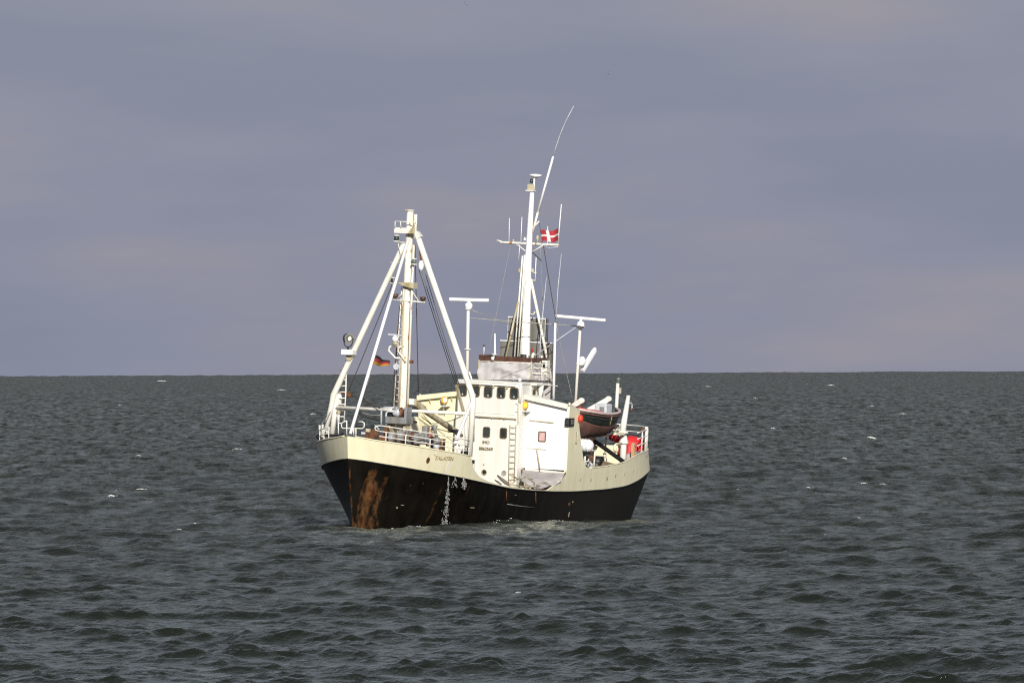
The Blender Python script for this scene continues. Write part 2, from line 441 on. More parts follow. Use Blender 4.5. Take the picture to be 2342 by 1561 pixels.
def lettering(name, s, size, c, xa, nrm, mat, parent, label=None, sx=1.0):
    me = text_mesh(s, size); me.materials.clear(); me.materials.append(mat)
    X = Vector(xa).normalized(); Nn = Vector(nrm).normalized(); Yv = Nn.cross(X)
    o = bpy.data.objects.new(name, me); col.objects.link(o); o.parent = parent
    b = Vector(BASE.get(parent.name, (0,0,0)))
    M = Matrix(((X.x*sx,Yv.x,Nn.x,c[0]-b.x),(X.y*sx,Yv.y,Nn.y,c[1]-b.y),(X.z*sx,Yv.z,Nn.z,c[2]-b.z),(0,0,0,1)))
    o.matrix_local = M
    if label: o['label'] = label
    return o

# ------------------------------------------------------------------ hull form
def blur(a, n=9):
    k = np.ones(n)/n
    p = np.concatenate([np.full(n//2, a[0]), a, np.full(n//2, a[-1])])
    return np.convolve(p, k, 'valid')
_XS = np.linspace(-17, 19.5, 731)
_ZP = blur(np.interp(_XS, [-16.5,-12,-10,-7.7,-4.9,-.7,2,5,7.7,11.4,14.2,15.5,17,18.4,18.94],
                     [2.92,2.66,2.36,2.07,1.93,1.87,1.9,1.99,2.12,2.48,2.82,2.99,3.21,3.44,3.55]), 31)
ZT_X = [-16.6,-13,-9.7,-8.5,-6.9,-4.3,-2.3,-2.06,-1.85,-1.6,-1.3,-.99,-.68,-.66,.70,.71,.72,1.09,2.02,2.9,3.3,8.6,9.6,10.6,11.2,11.7,12.1,12.45,12.65,12.8,13.0,13.6,14.84,16.78,18.24,19.12]
ZT_Z = [3.85,3.82,3.68,3.5,3.27,3.1,3.03,3.06,3.12,3.27,3.79,4.46,5.2,6.02,6.42,6.2,3.05,2.62,2.2,1.97,1.93,2.26,2.36,2.5,2.62,2.75,2.95,3.2,3.45,3.66,3.78,3.88,4.01,4.26,4.47,4.66]
def zp(x): return np.interp(x, _XS, _ZP)
def zt(x): return np.maximum(np.interp(x, ZT_X, ZT_Z), zp(x)+.02)
LEV = np.array([[18.0,5.5,1.7,1.0,3.75,-4.5,10.8,.60],[18.94,10.0,2.5,1.0,4.08,-6.3,10.3,.5],[19.12,10.0,3.0,1.0,4.18,-5.0,11.4,.5]])
def hb(x, v):
    """half breadth of the hull at station x, level v (0 waterline, 1 paint line, 2 rail)"""
    x = np.asarray(x, float); v = np.clip(v, 0, 2)
    P = np.stack([np.interp(v, [0,1,2], LEV[:,i]) for i in range(8)])
    xs,x0,n,m,B,xa,a,ms = P
    f = np.clip((x-x0)/(xs-x0), 0, 1); g = np.clip((xa-x)/a, 0, 1)
    return B*np.maximum(0,1-f**n)**m*np.maximum(0,1-g**2)**ms
def lev(x, z):
    p = zp(x)
    return np.where(z <= p, z/p, 1+np.minimum(1, (z-p)/1.1))
def ysurf(x, z): return hb(x, lev(x, z))

def side_normal(x, z):
    e = .05
    a = Vector((-2*e, float(ysurf(x-e, z)-ysurf(x+e, z)), 0)); b = Vector((0, float(ysurf(x, z+e)-ysurf(x, z-e)), 2*e))
    return b.cross(a).normalized()

ship = thing('ship', 'black and cream fishing trawler with white masts anchored on the grey sea', 'ship')

def build_hull():
    NT = 360
    t = .5-.5*np.cos(np.linspace(0, np.pi, NT)); t = .55*t+.45*np.linspace(0, 1, NT)
    rows = []
    for v in list(np.linspace(0, 1, 44)):
        pars = [np.interp(v, [0,1,2], LEV[:,i]) for i in range(8)]
        xs, xe = pars[0], pars[5]-pars[6]
        x = xs+(xe-xs)*t
        rows.append(np.stack([x, hb(x, v), v*zp(x)], 1))
    keel = rows[0].copy(); keel[:,1] *= .55; keel[:,2] = -1.3
    mid = rows[0].copy(); mid[:,1] *= .9; mid[:,2] = -.5
    rows = [keel, mid]+rows
    P = np.array(rows); nr = len(rows)
    S = P.copy(); S[:,:,1] *= -1
    allv = np.concatenate([P.reshape(-1,3), S.reshape(-1,3)])
    i = np.arange(nr*NT).reshape(nr, NT)
    a, b, c, d = i[:-1,:-1].ravel(), i[:-1,1:].ravel(), i[1:,1:].ravel(), i[1:,:-1].ravel()
    F = np.concatenate([np.stack([a,d,c,b],1)[:, ::-1], np.stack([a,b,c,d],1)[:, ::-1]+nr*NT])
    me = bpy.data.meshes.new('hull'); me.from_pydata(allv.tolist(), [], F.tolist()); me.materials.append(HULLM)
    me.polygons.foreach_set('use_smooth', np.ones(len(F), bool))
    x, y, z = allv.T
    def streak(x0, z0, x1, z1, w0, w1, s):
        """rust run from (x0,z0) down to (x1,z1) with half-widths w0,w1"""
        f = np.clip((z0-z)/(z0-z1), 0, 1); cx = x0+(x1-x0)*f; w = w0+(w1-w0)*f
        return s*np.exp(-((x-cx)/w)**2)*np.clip((z0+.15-z)/.25, 0, 1)*(y > 0)
    A, Bp, Cc, D = (17.92, 0.83, 2.84), (17.64, 0.22, 0.18), (16.94, 0.58, 0.19), (17.22, 1.3, 2.53)
    rust = streak(A[0]-.05, A[2]+.1, 17.45, 0.0, .20, .42, .74)
    rust = np.maximum(rust, streak(D[0], D[2]+.15, 17.0, .9, .14, .34, .56))
    rust = np.maximum(rust, streak(A[0]+.1, A[2]-.2, 17.85, 0.1, .10, .12, .55))
    E0, E1 = (14.1, 3.17, 2.27), (13.68, 2.13, 0.34)
    rust = np.maximum(rust, streak(E0[0], E0[2], E1[0], .1, .08, .16, .52))
    G0, G1 = (12.36, 3.85, 2.4), (12.04, 3.4, 1.38)
    rust = np.maximum(rust, streak(G0[0], G0[2], G1[0], G1[2], .07, .1, .34))
    M_ = (17.6, 0.71, 1.85); T_ = (17.54, 0.46, 0.96)
    rust = np.maximum(rust, .88*np.exp(-(((x-M_[0])/.31)**4+((z-M_[2])/.62)**4))*(y > 0))
    rust = np.maximum(rust, .74*np.exp(-(((x-T_[0])/.20)**4+((z-T_[2])/1.0)**4))*(y > 0))
    rust = np.maximum(rust, .40*np.exp(-((x-16.6)/.6)**2-((z-.25)/.25)**2)*(y > 0))
    rs = np.random.default_rng(2)
    for k in range(26):                                   # thin runs below scuppers and seams
        xx = rs.uniform(-14, 16.5); z0 = float(zp(xx))-rs.uniform(.05, 1.0); rust = np.maximum(rust, streak(xx, z0, xx+rs.uniform(-.1,.1), z0-rs.uniform(.3,1.2), .04, .07, rs.uniform(.2,.45))*np.clip((z-(z0-1.2))/.6, 0, 1))
    stem = np.exp(-(np.abs(y)/.10)**2)*(x > 16)*.55
    rust = np.maximum(rust, stem)
    sb = .42*np.exp(-((x-17.3)/.45)**2-((z-2.1)/.6)**2)*(y < 0); rust = np.maximum(rust, sb)
    aft = np.clip((6-x)/9, 0, 1)*.9
    for nm, arr in (('rust', rust), ('scale', aft)):
        at = me.attributes.new(nm, 'FLOAT', 'POINT'); at.data.foreach_set('value', arr.astype(np.float32))
    me.update()
    o = bpy.data.objects.new('hull', me); col.objects.link(o); o.parent = ship
    o['label'] = 'black hull with rust streaks below the anchor'
    return o
hull = build_hull()

def build_bulwark():
    xs = [np.linspace(18.94, 13.2, 70), np.linspace(13.15, 8.5, 90), np.linspace(8.45, 3.0, 24), np.linspace(2.95, -2.4, 170), np.linspace(-2.5, -12, 60), -12-4.6*(1-np.cos(np.linspace(.05, np.pi/2, 60)))]
    xs = np.concatenate(xs); xs[-1] = -16.6
    g = np.linspace(0, 1, 9)
    mb = MB()
    for sgn in (1, -1):
        rowsP = []
        for gg in g:
            z = zp(xs)+(zt(xs)-zp(xs))*gg
            w = np.clip((z-zp(xs))/1.1, 0, 1)
            xx = xs+.18*w*np.clip((xs-15)/3.94, 0, 1)**2
            y = hb(xx, 1+w); y[0] = 0.0; y[-1] = 0
            rowsP.append([(a, sgn*b, c) for a, b, c in zip(xx, y+.012, z-.006)])
        mb.grid(rowsP, flip=(sgn < 0))
    o = part('bulwark', mb, CREAM, ship, 'cream painted upper hull side and bulwark')
    so = o.modifiers.new('thickness', 'SOLIDIFY'); so.thickness = .07; so.offset = -1
    es = o.modifiers.new('crisp_edges', 'EDGE_SPLIT'); es.split_angle = R(35)
    return o
bulwark = build_bulwark()
# rolled cap along the forecastle and after rails
for sgn in (1, -1):
    for x0, x1 in ((18.9, 13.0), (-2.4, -15.6)):
        pts = [(x, sgn*float(hb(x, 2)), float(zt(x))) for x in np.linspace(x0, x1, 40)]
        part('rail_cap', MB().tube(pts, .035, 6), CREAM, bulwark)
# rubbing edge between cream and black
for sgn in (1, -1):
    pts = [(x, sgn*(float(hb(x, 1))+.015), float(zp(x))-.03) for x in np.linspace(18.7, -15.6, 120)]
    part('rubbing_strake', MB().tube(pts, .035, 6), DARK, hull)

def deck(name, x0, x1, zf, lv, mat, inset=.05):
    mb = MB(); rows = []
    for x in np.linspace(x0, x1, 40):
        b = max(0, float(hb(x, lv))-inset); z = zf(x)
        rows.append([(x, -b, z), (x, 0, z+.05), (x, b, z)])
    mb.grid(rows)
    return part(name, mb, mat, ship)
deck('forecastle_deck', 18.9, 11.9, lambda x: float(np.interp(x, [11.9,13,19],[3.55,3.62,4.35])), 1.9, GREY)
deck('main_deck', 11.95, -16.3, lambda x: float(zp(x))-.04, 1.0, PLANK)
part('forecastle_bulkhead', MB().box((11.92, 0, 2.9), (.06, 7.7, 1.3)), IVORY, ship)

# ------------------------------------------------------------------ details on the hull
nm = (14.84, 3.45, 3.65)
nme = text_mesh('TALATEN', .27); nme.materials.clear(); nme.materials.append(flat('worn_name_paint', (.42,.34,.18), .7))
for v in nme.vertices:                                   # wrap the letters round the flare
    z_ = nm[2]+v.co.y-.03*v.co.x; x_ = nm[0]-v.co.x*1.0
    v.co = (x_, float(ysurf(x_, z_))+.022+v.co.z, z_)
no_ = bpy.data.objects.new('name_lettering', nme); col.objects.link(no_); no_.parent = bulwark; no_['label'] = 'worn ship name on the port bow'
def slot(p, w, h, mat, parent, name, d=.03, lab=None):
    n = side_normal(p[0], p[2]); c = Vector(p)+n*.012
    X = Vector((n.y, -n.x, 0)).normalized(); Y = n.cross(X)
    P = [c+X*(w/2*math.cos(a))+Y*(h/2*math.sin(a))-n*.03 for a in np.linspace(0, 2*math.pi, 11)[:-1]]
    return part(name, MB().prism(P, n*(d+.03)), mat, parent, lab)
slot((15.72, 2.94, 3.54), .22, .34, RUST, bulwark, 'mooring_pipe')
slot((15.48, 3.18, 3.82), .12, .08, DIRTY_SHADED, bulwark, 'eye_plate')
for q in ((-1.28, 4.13, 2.44), (-2.68, 4.13, 2.42), (-4.84, 4.13, 2.46), (-5.98, 4.13, 2.59), (-7.26, 4.09, 2.68), (-8.66, 3.97, 2.8)):
    slot(q, .18, .2, DIRTY_SHADED, bulwark, 'freeing_port', .006)
slot((14.44, 3.49, 3.21), .16, .75, IVORY, bulwark, 'overboard_pipe', .10)
# anchor in its hawse
ap = Vector((17.86, 0.81, 2.66)); an = side_normal(ap.x, ap.z)
hz = node('anchor', hull); hz['label'] = 'rusty stockless anchor housed in the port bow'
ax = Vector((an.y, -an.x, 0)).normalized(); ay = an.cross(ax)
mbh = MB()
ring = [ap+an*.04+ax*(.15*math.cos(a))+ay*(.12*math.sin(a)) for a in np.linspace(0, 2*math.pi, 15)]
part('hawse_ring', MB().tube(ring, .035, 6, cap=False), RUST, hull)
part('shank', MB().bar(ap+an*.05+ay*.05, ap+an*.12-ay*.55, .09, .09), RUST, hz)
part('fluke', MB().prism([ap+an*.08-ay*.5+ax*.06, ap+an*.08-ay*.62+ax*.40, ap+an*.08-ay*.15+ax*.36], an*.1), RUST, hz)
part('fluke', MB().prism([ap+an*.08-ay*.5-ax*.06, ap+an*.08-ay*.62-ax*.40, ap+an*.08-ay*.15-ax*.36], an*.1), RUST, hz)
part('crown', MB().bar(ap+an*.1-ay*.58-ax*.36, ap+an*.1-ay*.58+ax*.36, .14, .12), RUST, hz)
for q, w in (((1.82, 3.81, 0.36), .12), ((1.34, 3.81, 0.35), .12), ((0.48, 3.81, 0.34), .12), ((0.02, 3.81, 0.33), .12)):
    slot(q, w, .13, PEEL, hull, 'load_line_mark', .004)
slot((-0.62, 3.87, 0.66), .09, .28, PEEL, hull, 'load_line_mark', .004)
slot((-0.38, 3.96, 1.21), .22, .18, RUST, hull, 'rust_patch', .003); slot((-0.78, 3.98, 1.31), .10, .1, PEEL, hull, 'scupper', .02)
slot((11.16, 3.52, 1.15), .4, .04, PEEL, hull, 'scrape', .003); slot((15.72, 1.67, 1.24), .2, .04, PEEL, hull, 'scrape', .003); slot((6.88, 4.03, 1.77), .22, .03, PEEL, hull, 'scrape', .003); slot((15.94, 1.47, 1.1), .12, .1, PEEL, hull, 'scrape', .003)
# doubler plate with welded edges amidships
pl = [(7.72, 3.95, 1.31), (5.98, 3.94, 1.18), (4.02, 3.93, 1.08)]
part('weld_seam', MB().tube([V3(p, 0, .02, 0) for p in pl], .02, 5), GREY, hull)
part('weld_seam', MB().tube([V3(p, 0, .02, 0) for p in ((4.42, 4.07, 1.9), (3.98, 3.94, 1.13))], .025, 5), RUST, hull)
part('weld_seam', MB().tube([V3(p, 0, .015, 0) for p in ((8.14, 4.05, 1.98), (7.86, 3.96, 1.36))], .02, 5), RUST, hull)

# ------------------------------------------------------------------ forecastle rails and gear
def edge(x, sgn=1, ins=.06): return (x, sgn*(float(hb(x, 2))-ins), float(zt(x))-.02)
xs_ = [18.05,17.8,17.5,17.0,16.4,15.8,15.2,14.6,14.0,13.5,13.0]
pr = [edge(x) for x in xs_]
fr = railing('guard_rail', pr, (.5, .25), (1,3,5,7,8,9,10), IVORY, ship)
nose = [V3(pr[0], 0, 0, .5), V3(pr[0], .12, -.16, .56), V3(pr[0], .14, -.2, .66), V3(pr[0], .1, -.14, .75)]
part('rail', MB().tube(nose+[V3(p, 0, 0, .78) for p in pr], .03, 6), IVORY, fr)
xs2 = [17.6,17.0,16.2,15.4,14.6,13.8,13.0]
railing('guard_rail', [edge(x, -1) for x in xs2], (.3, .6), range(0,7), IVORY, ship)
# rail hoops at the stem
hp = [(18.3, 0.2, 5.34), (18.3, 0.41, 5.35), (18.3, 0.51, 5.29), (18.3, 0.52, 5.12), (18.3, 0.43, 5.02), (18.3, -0.64, 4.97), (18.3, -0.72, 5.05), (18.3, -0.73, 5.2), (18.3, -0.63, 5.29), (18.3, -0.45, 5.35)]
ho = node('bow_rail', ship)
part('rail', MB().tube(hp, .032, 6), IVORY, ho)
for a, b in (((18.3, -0.45, 5.37), (18.3, -0.41, 4.65)), ((18.3, -0.05, 5.0), (18.3, -0.03, 4.65)), ((18.3, 0.07, 5.0), (18.3, 0.09, 4.61)), ((18.3, -0.9, 5.26), (18.3, -0.87, 4.67))):
    part('stanchion', MB().tube([a, b], .032, 6), IVORY, ho)
part('rail', MB().tube([(18.3, -0.89, 5.24), (18.3, -0.73, 5.2)], .026, 6), IVORY, ho)
# fairlead rollers and fender on the starboard bow
for a, b in (((15.6, -3.1, 4.97), (15.6, -3.08, 4.49)), ((15.6, -2.94, 5.02), (15.6, -2.93, 4.36)), ((15.6, -2.68, 4.71), (15.6, -2.69, 4.38))):
    part('bitt', MB().tube([a, V3(a, 0, 0, -.03), b], [.075,.06,.06], 8), IVORY, ship)
part('fender', MB().tube([(15.5, -3.2, 4.48), (15.5, -3.02, 4.27)], .15, 10), DARK, ship)
part('mooring_rope', MB().tube(sag((15.5, -2.86, 4.56), (17.5, -0.95, 4.62), .05)+[(17.4, -1.05, 4.7)], .06, 6), DARK, ship)
part('mooring_rope', MB().tube([(15.5, -2.87, 4.59), (15.6, -2.58, 4.62), (15.7, -2.53, 4.47), (15.6, -2.79, 4.46)], .06, 6), RUST, ship)

def windlass():
    w = node('windlass', ship); w['label'] = 'grey windlass with rusty drums on the forecastle'
    c = (15.0, 1.54, 4.42)
    part('bed_plate', MB().box((15.0, .35, 4.0), (1.3, 3.6, .3)), RUST, w)
    for a, r in (((15.0, 0.77, 4.56), .22), ((15.0, 1.29, 4.65), .26)):
        part('drum', MB().lathe(a, [(r*1.25,-.26),(r*1.25,-.2),(r,-.19),(r,.19),(r*1.25,.2),(r*1.25,.26)], 14, 'y'), GREY, w)
    for a in ((15.2, 0.39, 4.82), (15.0, 1.77, 4.68)):
        part('chain_wheel', MB().lathe(a, [(.2,-.1),(.27,-.06),(.19,0),(.27,.06),(.2,.1)], 12, 'y'), RUST, w)
    part('gear_case', MB().box((15.0, 2.18, 4.57), (.6,.55,.55)), GREY, w, bevel=.06)
    part('gear_case', MB().box((14.9, 2.39, 4.78), (.4,.3,.9)), GREY, w, bevel=.05)
    part('hydraulic_pipe', MB().tube([(15.2, 1.79, 4.57), (15.2, 2.17, 4.57)], .05, 6), PALE, w)
    part('hydraulic_pipe', MB().tube([(15.2, 1.8, 4.42), (15.2, 2.42, 4.41)], .06, 6), DARK, w)
    for a in ((14.8, 0.37, 4.53), (14.8, 0.98, 4.35), (14.8, 1.82, 4.33)):
        part('foot', MB().box(a, (.4,.3,.3)), RUST, w)
    part('brake_lever', MB().tube([(15.5, -0.14, 5.13), (15.5, 0.13, 4.92)], .03, 6), PALE, w)
    part('chain_stopper', MB().box((16.6, 0.11, 4.62), (.4,.45,.4), (0,.3,.4)), RUST, w)
    part('chain_stopper', MB().lathe((16.2, 0.16, 4.75), [(.16,-.2),(.22,-.1),(.2,.15),(.1,.22)], 10, 'z'), RUST, w)
    part('valve_block', MB().box((16.6, -0.09, 4.74), (.2,.5,.1), (0,0,.2)), PALE, w)
    part('valve_block', MB().box((16.6, -0.0, 4.86), (.15,.2,.22)), DIRTY_SHADED, w)
    for a in ((15.6, 0.27, 4.51), (15.5, 0.42, 4.46)):
        part('coupling', MB().ball(a, (.14,.16,.2), 8), RUST, w)
windlass()
def deck_gear():
    a = (14.0, 2.22, 4.54)
    part('oil_drum', MB().lathe(a, [(.16,-.35),(.17,-.3),(.16,0),(.17,.05),(.16,.35)], 12), flat('red_oxide_paint', (.32,.085,.05), .6), ship)
    for q in ((14.1, 2.44, 4.53), (14.1, 2.45, 4.27)):
        part('rubber_fender', MB().lathe(q, [(.09,-.1),(.17,-.07),(.17,.07),(.09,.1)], 12, 'x'), DARK, ship)
    part('pump', MB().box((14.2, 2.72, 4.48), (.3,.26,.34)), GREY, ship, bevel=.05)
    part('pump', MB().lathe((14.2, 2.71, 4.22), [(.15,-.12),(.17,0),(.12,.12)], 10), PALE, ship)
    for q in ((13.9, 2.79, 4.31), (13.9, 2.98, 4.32)):
        part('bollard', MB().tube([V3(q, 0, 0, -.4), V3(q, 0, 0, .22), V3(q, 0, 0, .28)], [.075,.075,.1], 10), RUST, ship)
    part('vent_cowl', MB().tube([(13.0, 2.28, 4.4), (13.0, 2.06, 5.01), (13.0, 2.09, 5.23)], [.09,.09,.14], 8), GREY, ship)
    part('vent_cowl', MB().tube([(13.2, 1.71, 4.59), (13.2, 1.67, 4.81), (13.2, 1.53, 4.89)], [.1,.1,.16], 8), PALE, ship)
    part('tool_box', MB().box((12.9, 3.67, 3.91), (.3,.24,.2)), DARK, ship)
    part('tool_box', MB().box((12.9, 3.66, 4.06), (.2,.16,.14)), PALE, ship)
    part('vent_post', MB().tube([(15.5, -2.13, 5.17), (15.5, -2.15, 5.61)], .07, 8), IVORY, ship)
    part('vent_head', MB().lathe((15.5, -2.15, 5.66), [(.08,-.08),(.12,-.05),(.12,.02),(.06,.08)], 10), DIRTY_SHADED, ship)
deck_gear()

# ------------------------------------------------------------------ fore mast and gallows
FX = 12.6
fm = part('fore_mast', MB().tube([(FX, .03, 3.6), (12.6, 0.05, 6.7), (12.6, 0.04, 11.1), (12.6, -0.0, 15.85)], [.23,.22,.21,.17], 16), MAST, ship, 'white fore mast with rust stains')
part('mast_cap', MB().lathe((12.6, -0.03, 15.91), [(.24,-.03),(.26,0),(.24,.03)], 14), MAST, fm)
part('vent_pipe', MB().tube([(12.6, 0.33, 14.85), (12.6, 0.31, 15.73)], .085, 10), MAST, fm)
part('conduit', MB().tube([(12.8, 0.44, 5.51), (12.8, 0.38, 11.33), (12.8, 0.36, 14.19)], .06, 8), MAST, fm)
part('conduit', MB().tube([(12.8, 0.36, 14.19), (12.8, 0.37, 12.43), (12.8, 0.33, 11.33)], .03, 6), MAST, fm)
ladder('mast_ladder', (12.5, -0.46, 5.46), (12.5, -0.31, 12.07), (12.75, -0.11, 5.48), (12.75, -0.11, 12.08), .32, MAST, ship, .028)
part('rusty_pipe', MB().tube([(12.4, -0.46, 5.46), (12.4, -0.44, 7.55), (12.4, -0.45, 10.08)], .05, 6), RUST, fm)
part('cable_run', MB().tube([(12.85, -0.0, 5.6), (12.85, -0.0, 8.9), (12.85, -0.04, 11.09)], .045, 6), DIRTY_SHADED, fm)
part('crows_nest', MB().box((12.75, -0.18, 14.89), (.6,.92,.28)), IVORY, fm)
part('gusset', MB().prism([(13.14, 0.12, 14.75), (13.14, 0.55, 14.77), (13.14, 0.53, 15.1), (13.14, 0.41, 15.09)], (.02,0,0)), DIRTY_SHADED, fm)
cr = [(12.5, -0.84, 14.99), (13.1, -0.58, 15.0), (13.1, 0.54, 15.01), (12.5, 0.28, 15.0)]
railing('crows_nest_rail', cr, (.33,), (0,1,3), IVORY, ship, .025, .025)
part('stanchion', MB().tube([(13.1, -0.25, 15.02), (13.1, -0.29, 15.34)], .025, 6), IVORY, fm)
def lantern(name, c, parent, s=1.0, glass=None):
    t = node(name, parent)
    part('base', MB().lathe(c, [(.17*s,-.17*s),(.17*s,-.12*s)], 12), IVORY, t)
    part('lens', MB().lathe(c, [(.12*s,-.12*s),(.13*s,0),(.12*s,.12*s)], 12), glass or LENS, t)
    part('cap', MB().lathe(c, [(.16*s,.12*s),(.13*s,.17*s)], 12), IVORY, t)
for q, s, g in (((12.9, -0.55, 14.48), 1, None), ((12.9, 0.47, 13.36), .95, GREEN), ((12.9, -0.63, 12.36), .95, None), ((12.6, -0.55, 13.38), .5, None)):
    lantern('mast_lantern', q, ship, s, g)
part('lantern_arm', MB().tube([(12.9, -0.42, 14.28), (12.7, -0.05, 14.3)], .025, 6), MAST, fm)
part('lantern_arm', MB().tube([(12.9, -0.44, 14.22), (12.7, -0.34, 13.45)], .022, 6), MAST, fm)
part('lantern_arm', MB().tube([(12.6, -1.02, 13.25), (12.6, -0.52, 13.27)], .018, 6), MAST, fm)
part('lantern_arm', MB().tube([(12.6, -0.86, 13.25), (12.6, -0.91, 12.37)], .02, 6), MAST, fm)
mp_ = part('mast_bracket', MB().prism([(13.05, -0.4, 12.28), (13.05, 0.58, 12.31), (13.05, 0.58, 12.0), (13.05, 0.17, 12.07)], (-.5,0,0)), DIRTY_SHADED, fm)
part('light_bar', MB().tube([(12.8, -0.65, 11.37), (12.8, -0.12, 11.38), (12.8, 1.12, 11.35)], .035, 6), MAST, fm)
for q in ((12.8, -0.52, 11.6), (12.8, 1.0, 11.52)):
    part('range_light', MB().lathe(q, [(.03,-.14),(.12,-.1),(.16,.06),(.12,.1)], 10), WOOD, fm)
part('brace', MB().tube([(12.8, 0.43, 11.82), (12.8, 0.76, 11.4)], .022, 6), MAST, fm)
part('brace', MB().tube([(12.8, -0.1, 11.79), (12.8, -0.42, 11.47)], .022, 6), MAST, fm)
part('scanner_bar', MB().bar((12.9, -0.76, 9.65), (12.9, -0.04, 9.62), .09, .08), PALE, fm)
part('satellite_dome', MB().ball((12.9, -0.37, 9.43), (.17,.17,.17), 12), WHITE, fm)
part('dome_base', MB().lathe((12.9, -0.36, 9.23), [(.13,-.1),(.13,.05)], 10), DIRTY_SHADED, fm)
part('hoop_bracket', MB().tube([(12.9, -0.54, 9.07), (12.9, -0.66, 9.02), (12.9, -0.7, 8.84), (12.9, -0.62, 8.76), (12.8, -0.36, 8.48), (12.7, -0.07, 8.5)], .05, 7), MAST, fm)
part('hoop_bracket', MB().tube([(12.95, 0.03, 9.07), (12.95, -0.15, 9.0), (12.95, -0.17, 8.84), (12.9, -0.01, 8.63), (12.9, 0.27, 8.3)], .04, 7), MAST, fm)
part('hoop_bracket', MB().tube([(12.9, -0.54, 9.07), (12.8, 0.11, 9.08)], .035, 7), DIRTY_SHADED, fm)
part('flood_lamp', MB().lathe((12.9, -0.2, 8.05), [(.05,-.15),(.12,-.05),(.17,.14),(.13,.10)], 12, 'x'), PALE, fm)
part('pipe_clamp', MB().box((12.8, 0.53, 8.33), (.12,.18,.16)), RUST, fm)

ga = part('gallows_leg', MB().tube([(12.6, 0.22, 14.73), (12.6, 0.52, 14.51), (12.6, 3.82, 6.9), (12.6, 3.91, 6.59), (12.6, 3.9, 6.24), (12.6, 3.86, 3.74)], [.11,.15,.15,.155,.145,.135], 14), SPAR, ship, 'port leg of the white tripod gallows')
gb = part('gallows_leg', MB().tube([(12.6, -0.24, 14.27), (12.6, -0.41, 13.89), (12.6, -3.65, 6.66), (12.6, -3.74, 6.44), (12.6, -3.79, 6.1), (12.6, -4.12, 4.45)], [.12,.14,.15,.155,.14,.12], 14), SPAR, ship, 'starboard leg of the white tripod gallows')
part('knee_brace', MB().tube([(12.7, 3.84, 6.42), (13.71, 3.6, 4.63), (13.96, 3.6, 4.35)], [.07,.085,.085], 10), WHITE, ga)
part('knee_brace', MB().tube([(12.4, 3.48, 5.67), (12.4, 3.57, 3.94)], .07, 10), MAST, ga)
part('knee_brace', MB().tube([(12.4, -3.63, 6.48), (12.4, -3.71, 5.62), (12.4, -3.82, 4.47)], [.13,.13,.15], 12), SPAR, gb)
part('cable_tray', MB().tube([(12.4, 3.9, 6.35), (12.4, 3.97, 4.49)], .03, 6), DIRTY_SHADED, ga)
part('head_flange', MB().prism([(12.8, 0.27, 14.93), (12.8, 0.49, 14.88), (12.8, 0.72, 14.63), (12.8, 0.49, 14.48)], (-.35,0,0)), IVORY, ga)
part('fore_strut', MB().tube([(12.8, 0.06, 14.48), (18.81, 0.0, 4.72)], .085, 10), WHITE, ship, 'slim white strut running from the mast head to the stem')
cb = part('cross_beam', MB().tube([(12.55, -3.58, 5.83), (12.55, 3.8, 5.89)], .085, 10), SPAR, ship)
for q0, q1 in (((12.5, 2.02, 5.79), (12.5, 2.35, 5.74)), ((12.5, 3.02, 5.82), (12.5, 3.33, 5.77))):
    part('clamp', MB().bar(q0, q1, .08, .1), DIRTY_SHADED, cb)
# side ladder between the starboard leg and its outer rail
sl_ = node('gallows_ladder', ship)
part('rail', MB().tube([(12.4, -3.19, 7.63), (12.4, -3.16, 6.53), (12.4, -3.18, 5.1)], .035, 6), IVORY, sl_)
RUNGS = [((12.4, -3.38, 7.22), (12.4, -3.17, 7.24)), ((12.4, -3.49, 6.91), (12.4, -3.17, 6.93)), ((12.4, -3.54, 6.6), (12.4, -3.16, 6.62)), ((12.4, -3.62, 6.29), (12.4, -3.17, 6.31)), ((12.4, -3.63, 5.98), (12.4, -3.18, 6.0)), ((12.4, -3.67, 5.67), (12.4, -3.19, 5.69)), ((12.4, -3.67, 5.36), (12.4, -3.17, 5.38))]
for a, b in RUNGS: part('rung', MB().tube([a, b], .03, 6), IVORY, sl_)
part('storage_canister', MB().lathe((12.2, -3.61, 6.2), [(.10,-.36),(.155,-.33),(.155,0),(.165,.02),(.165,.08),(.155,.1),(.15,.24),(.08,.36),(.0,.38)], 12), IVORY, ship)
# steps on the outer face of the starboard leg
for q in ((12.6, -3.86, 6.94), (12.6, -3.75, 7.18), (12.6, -3.67, 7.45), (12.6, -3.54, 7.7), (12.6, -3.38, 7.93), (12.6, -3.27, 8.2)):
    part('step', MB().tube([V3(q, 0, .08, 0), V3(q, 0, .2, -.02)], .022, 6), RUST, gb)
# searchlight on its shelf
part('searchlight_shelf', MB().box((12.8, -2.92, 8.64), (.55,.62,.26)), WHITE, gb, bevel=.02)
part('shelf_gusset', MB().prism([(12.8, -3.1, 8.47), (12.8, -2.62, 8.5), (12.8, -2.85, 8.2), (12.8, -2.99, 8.19)], (-.2,0,0)), DIRTY_SHADED, gb)
se = node('searchlight', ship); se['label'] = 'round blue grey searchlight beside the starboard gallows leg'
sc0 = Vector((12.8, -2.98, 9.34)); sdv = Vector((.62, .78, -.12)).normalized()
part('housing', MB().tube([sc0-sdv*.24, sc0-sdv*.2, sc0+sdv*.06], [.16,.22,.255], 16), flat('blue_grey_lamp_housing', (.05,.075,.10), .35), se)
part('rim', MB().tube([sc0+sdv*.06, sc0+sdv*.12], [.265,.265], 16), GREY, se)
part('mirror', MB().tube([sc0+sdv*.121, sc0+sdv*.126], [.2,.2], 16), flat('searchlight_glass', (.16,.15,.11), .15), se)
part('bulb', MB().ball(sc0+sdv*.12, (.07,.1,.1), 8), WARM, se)
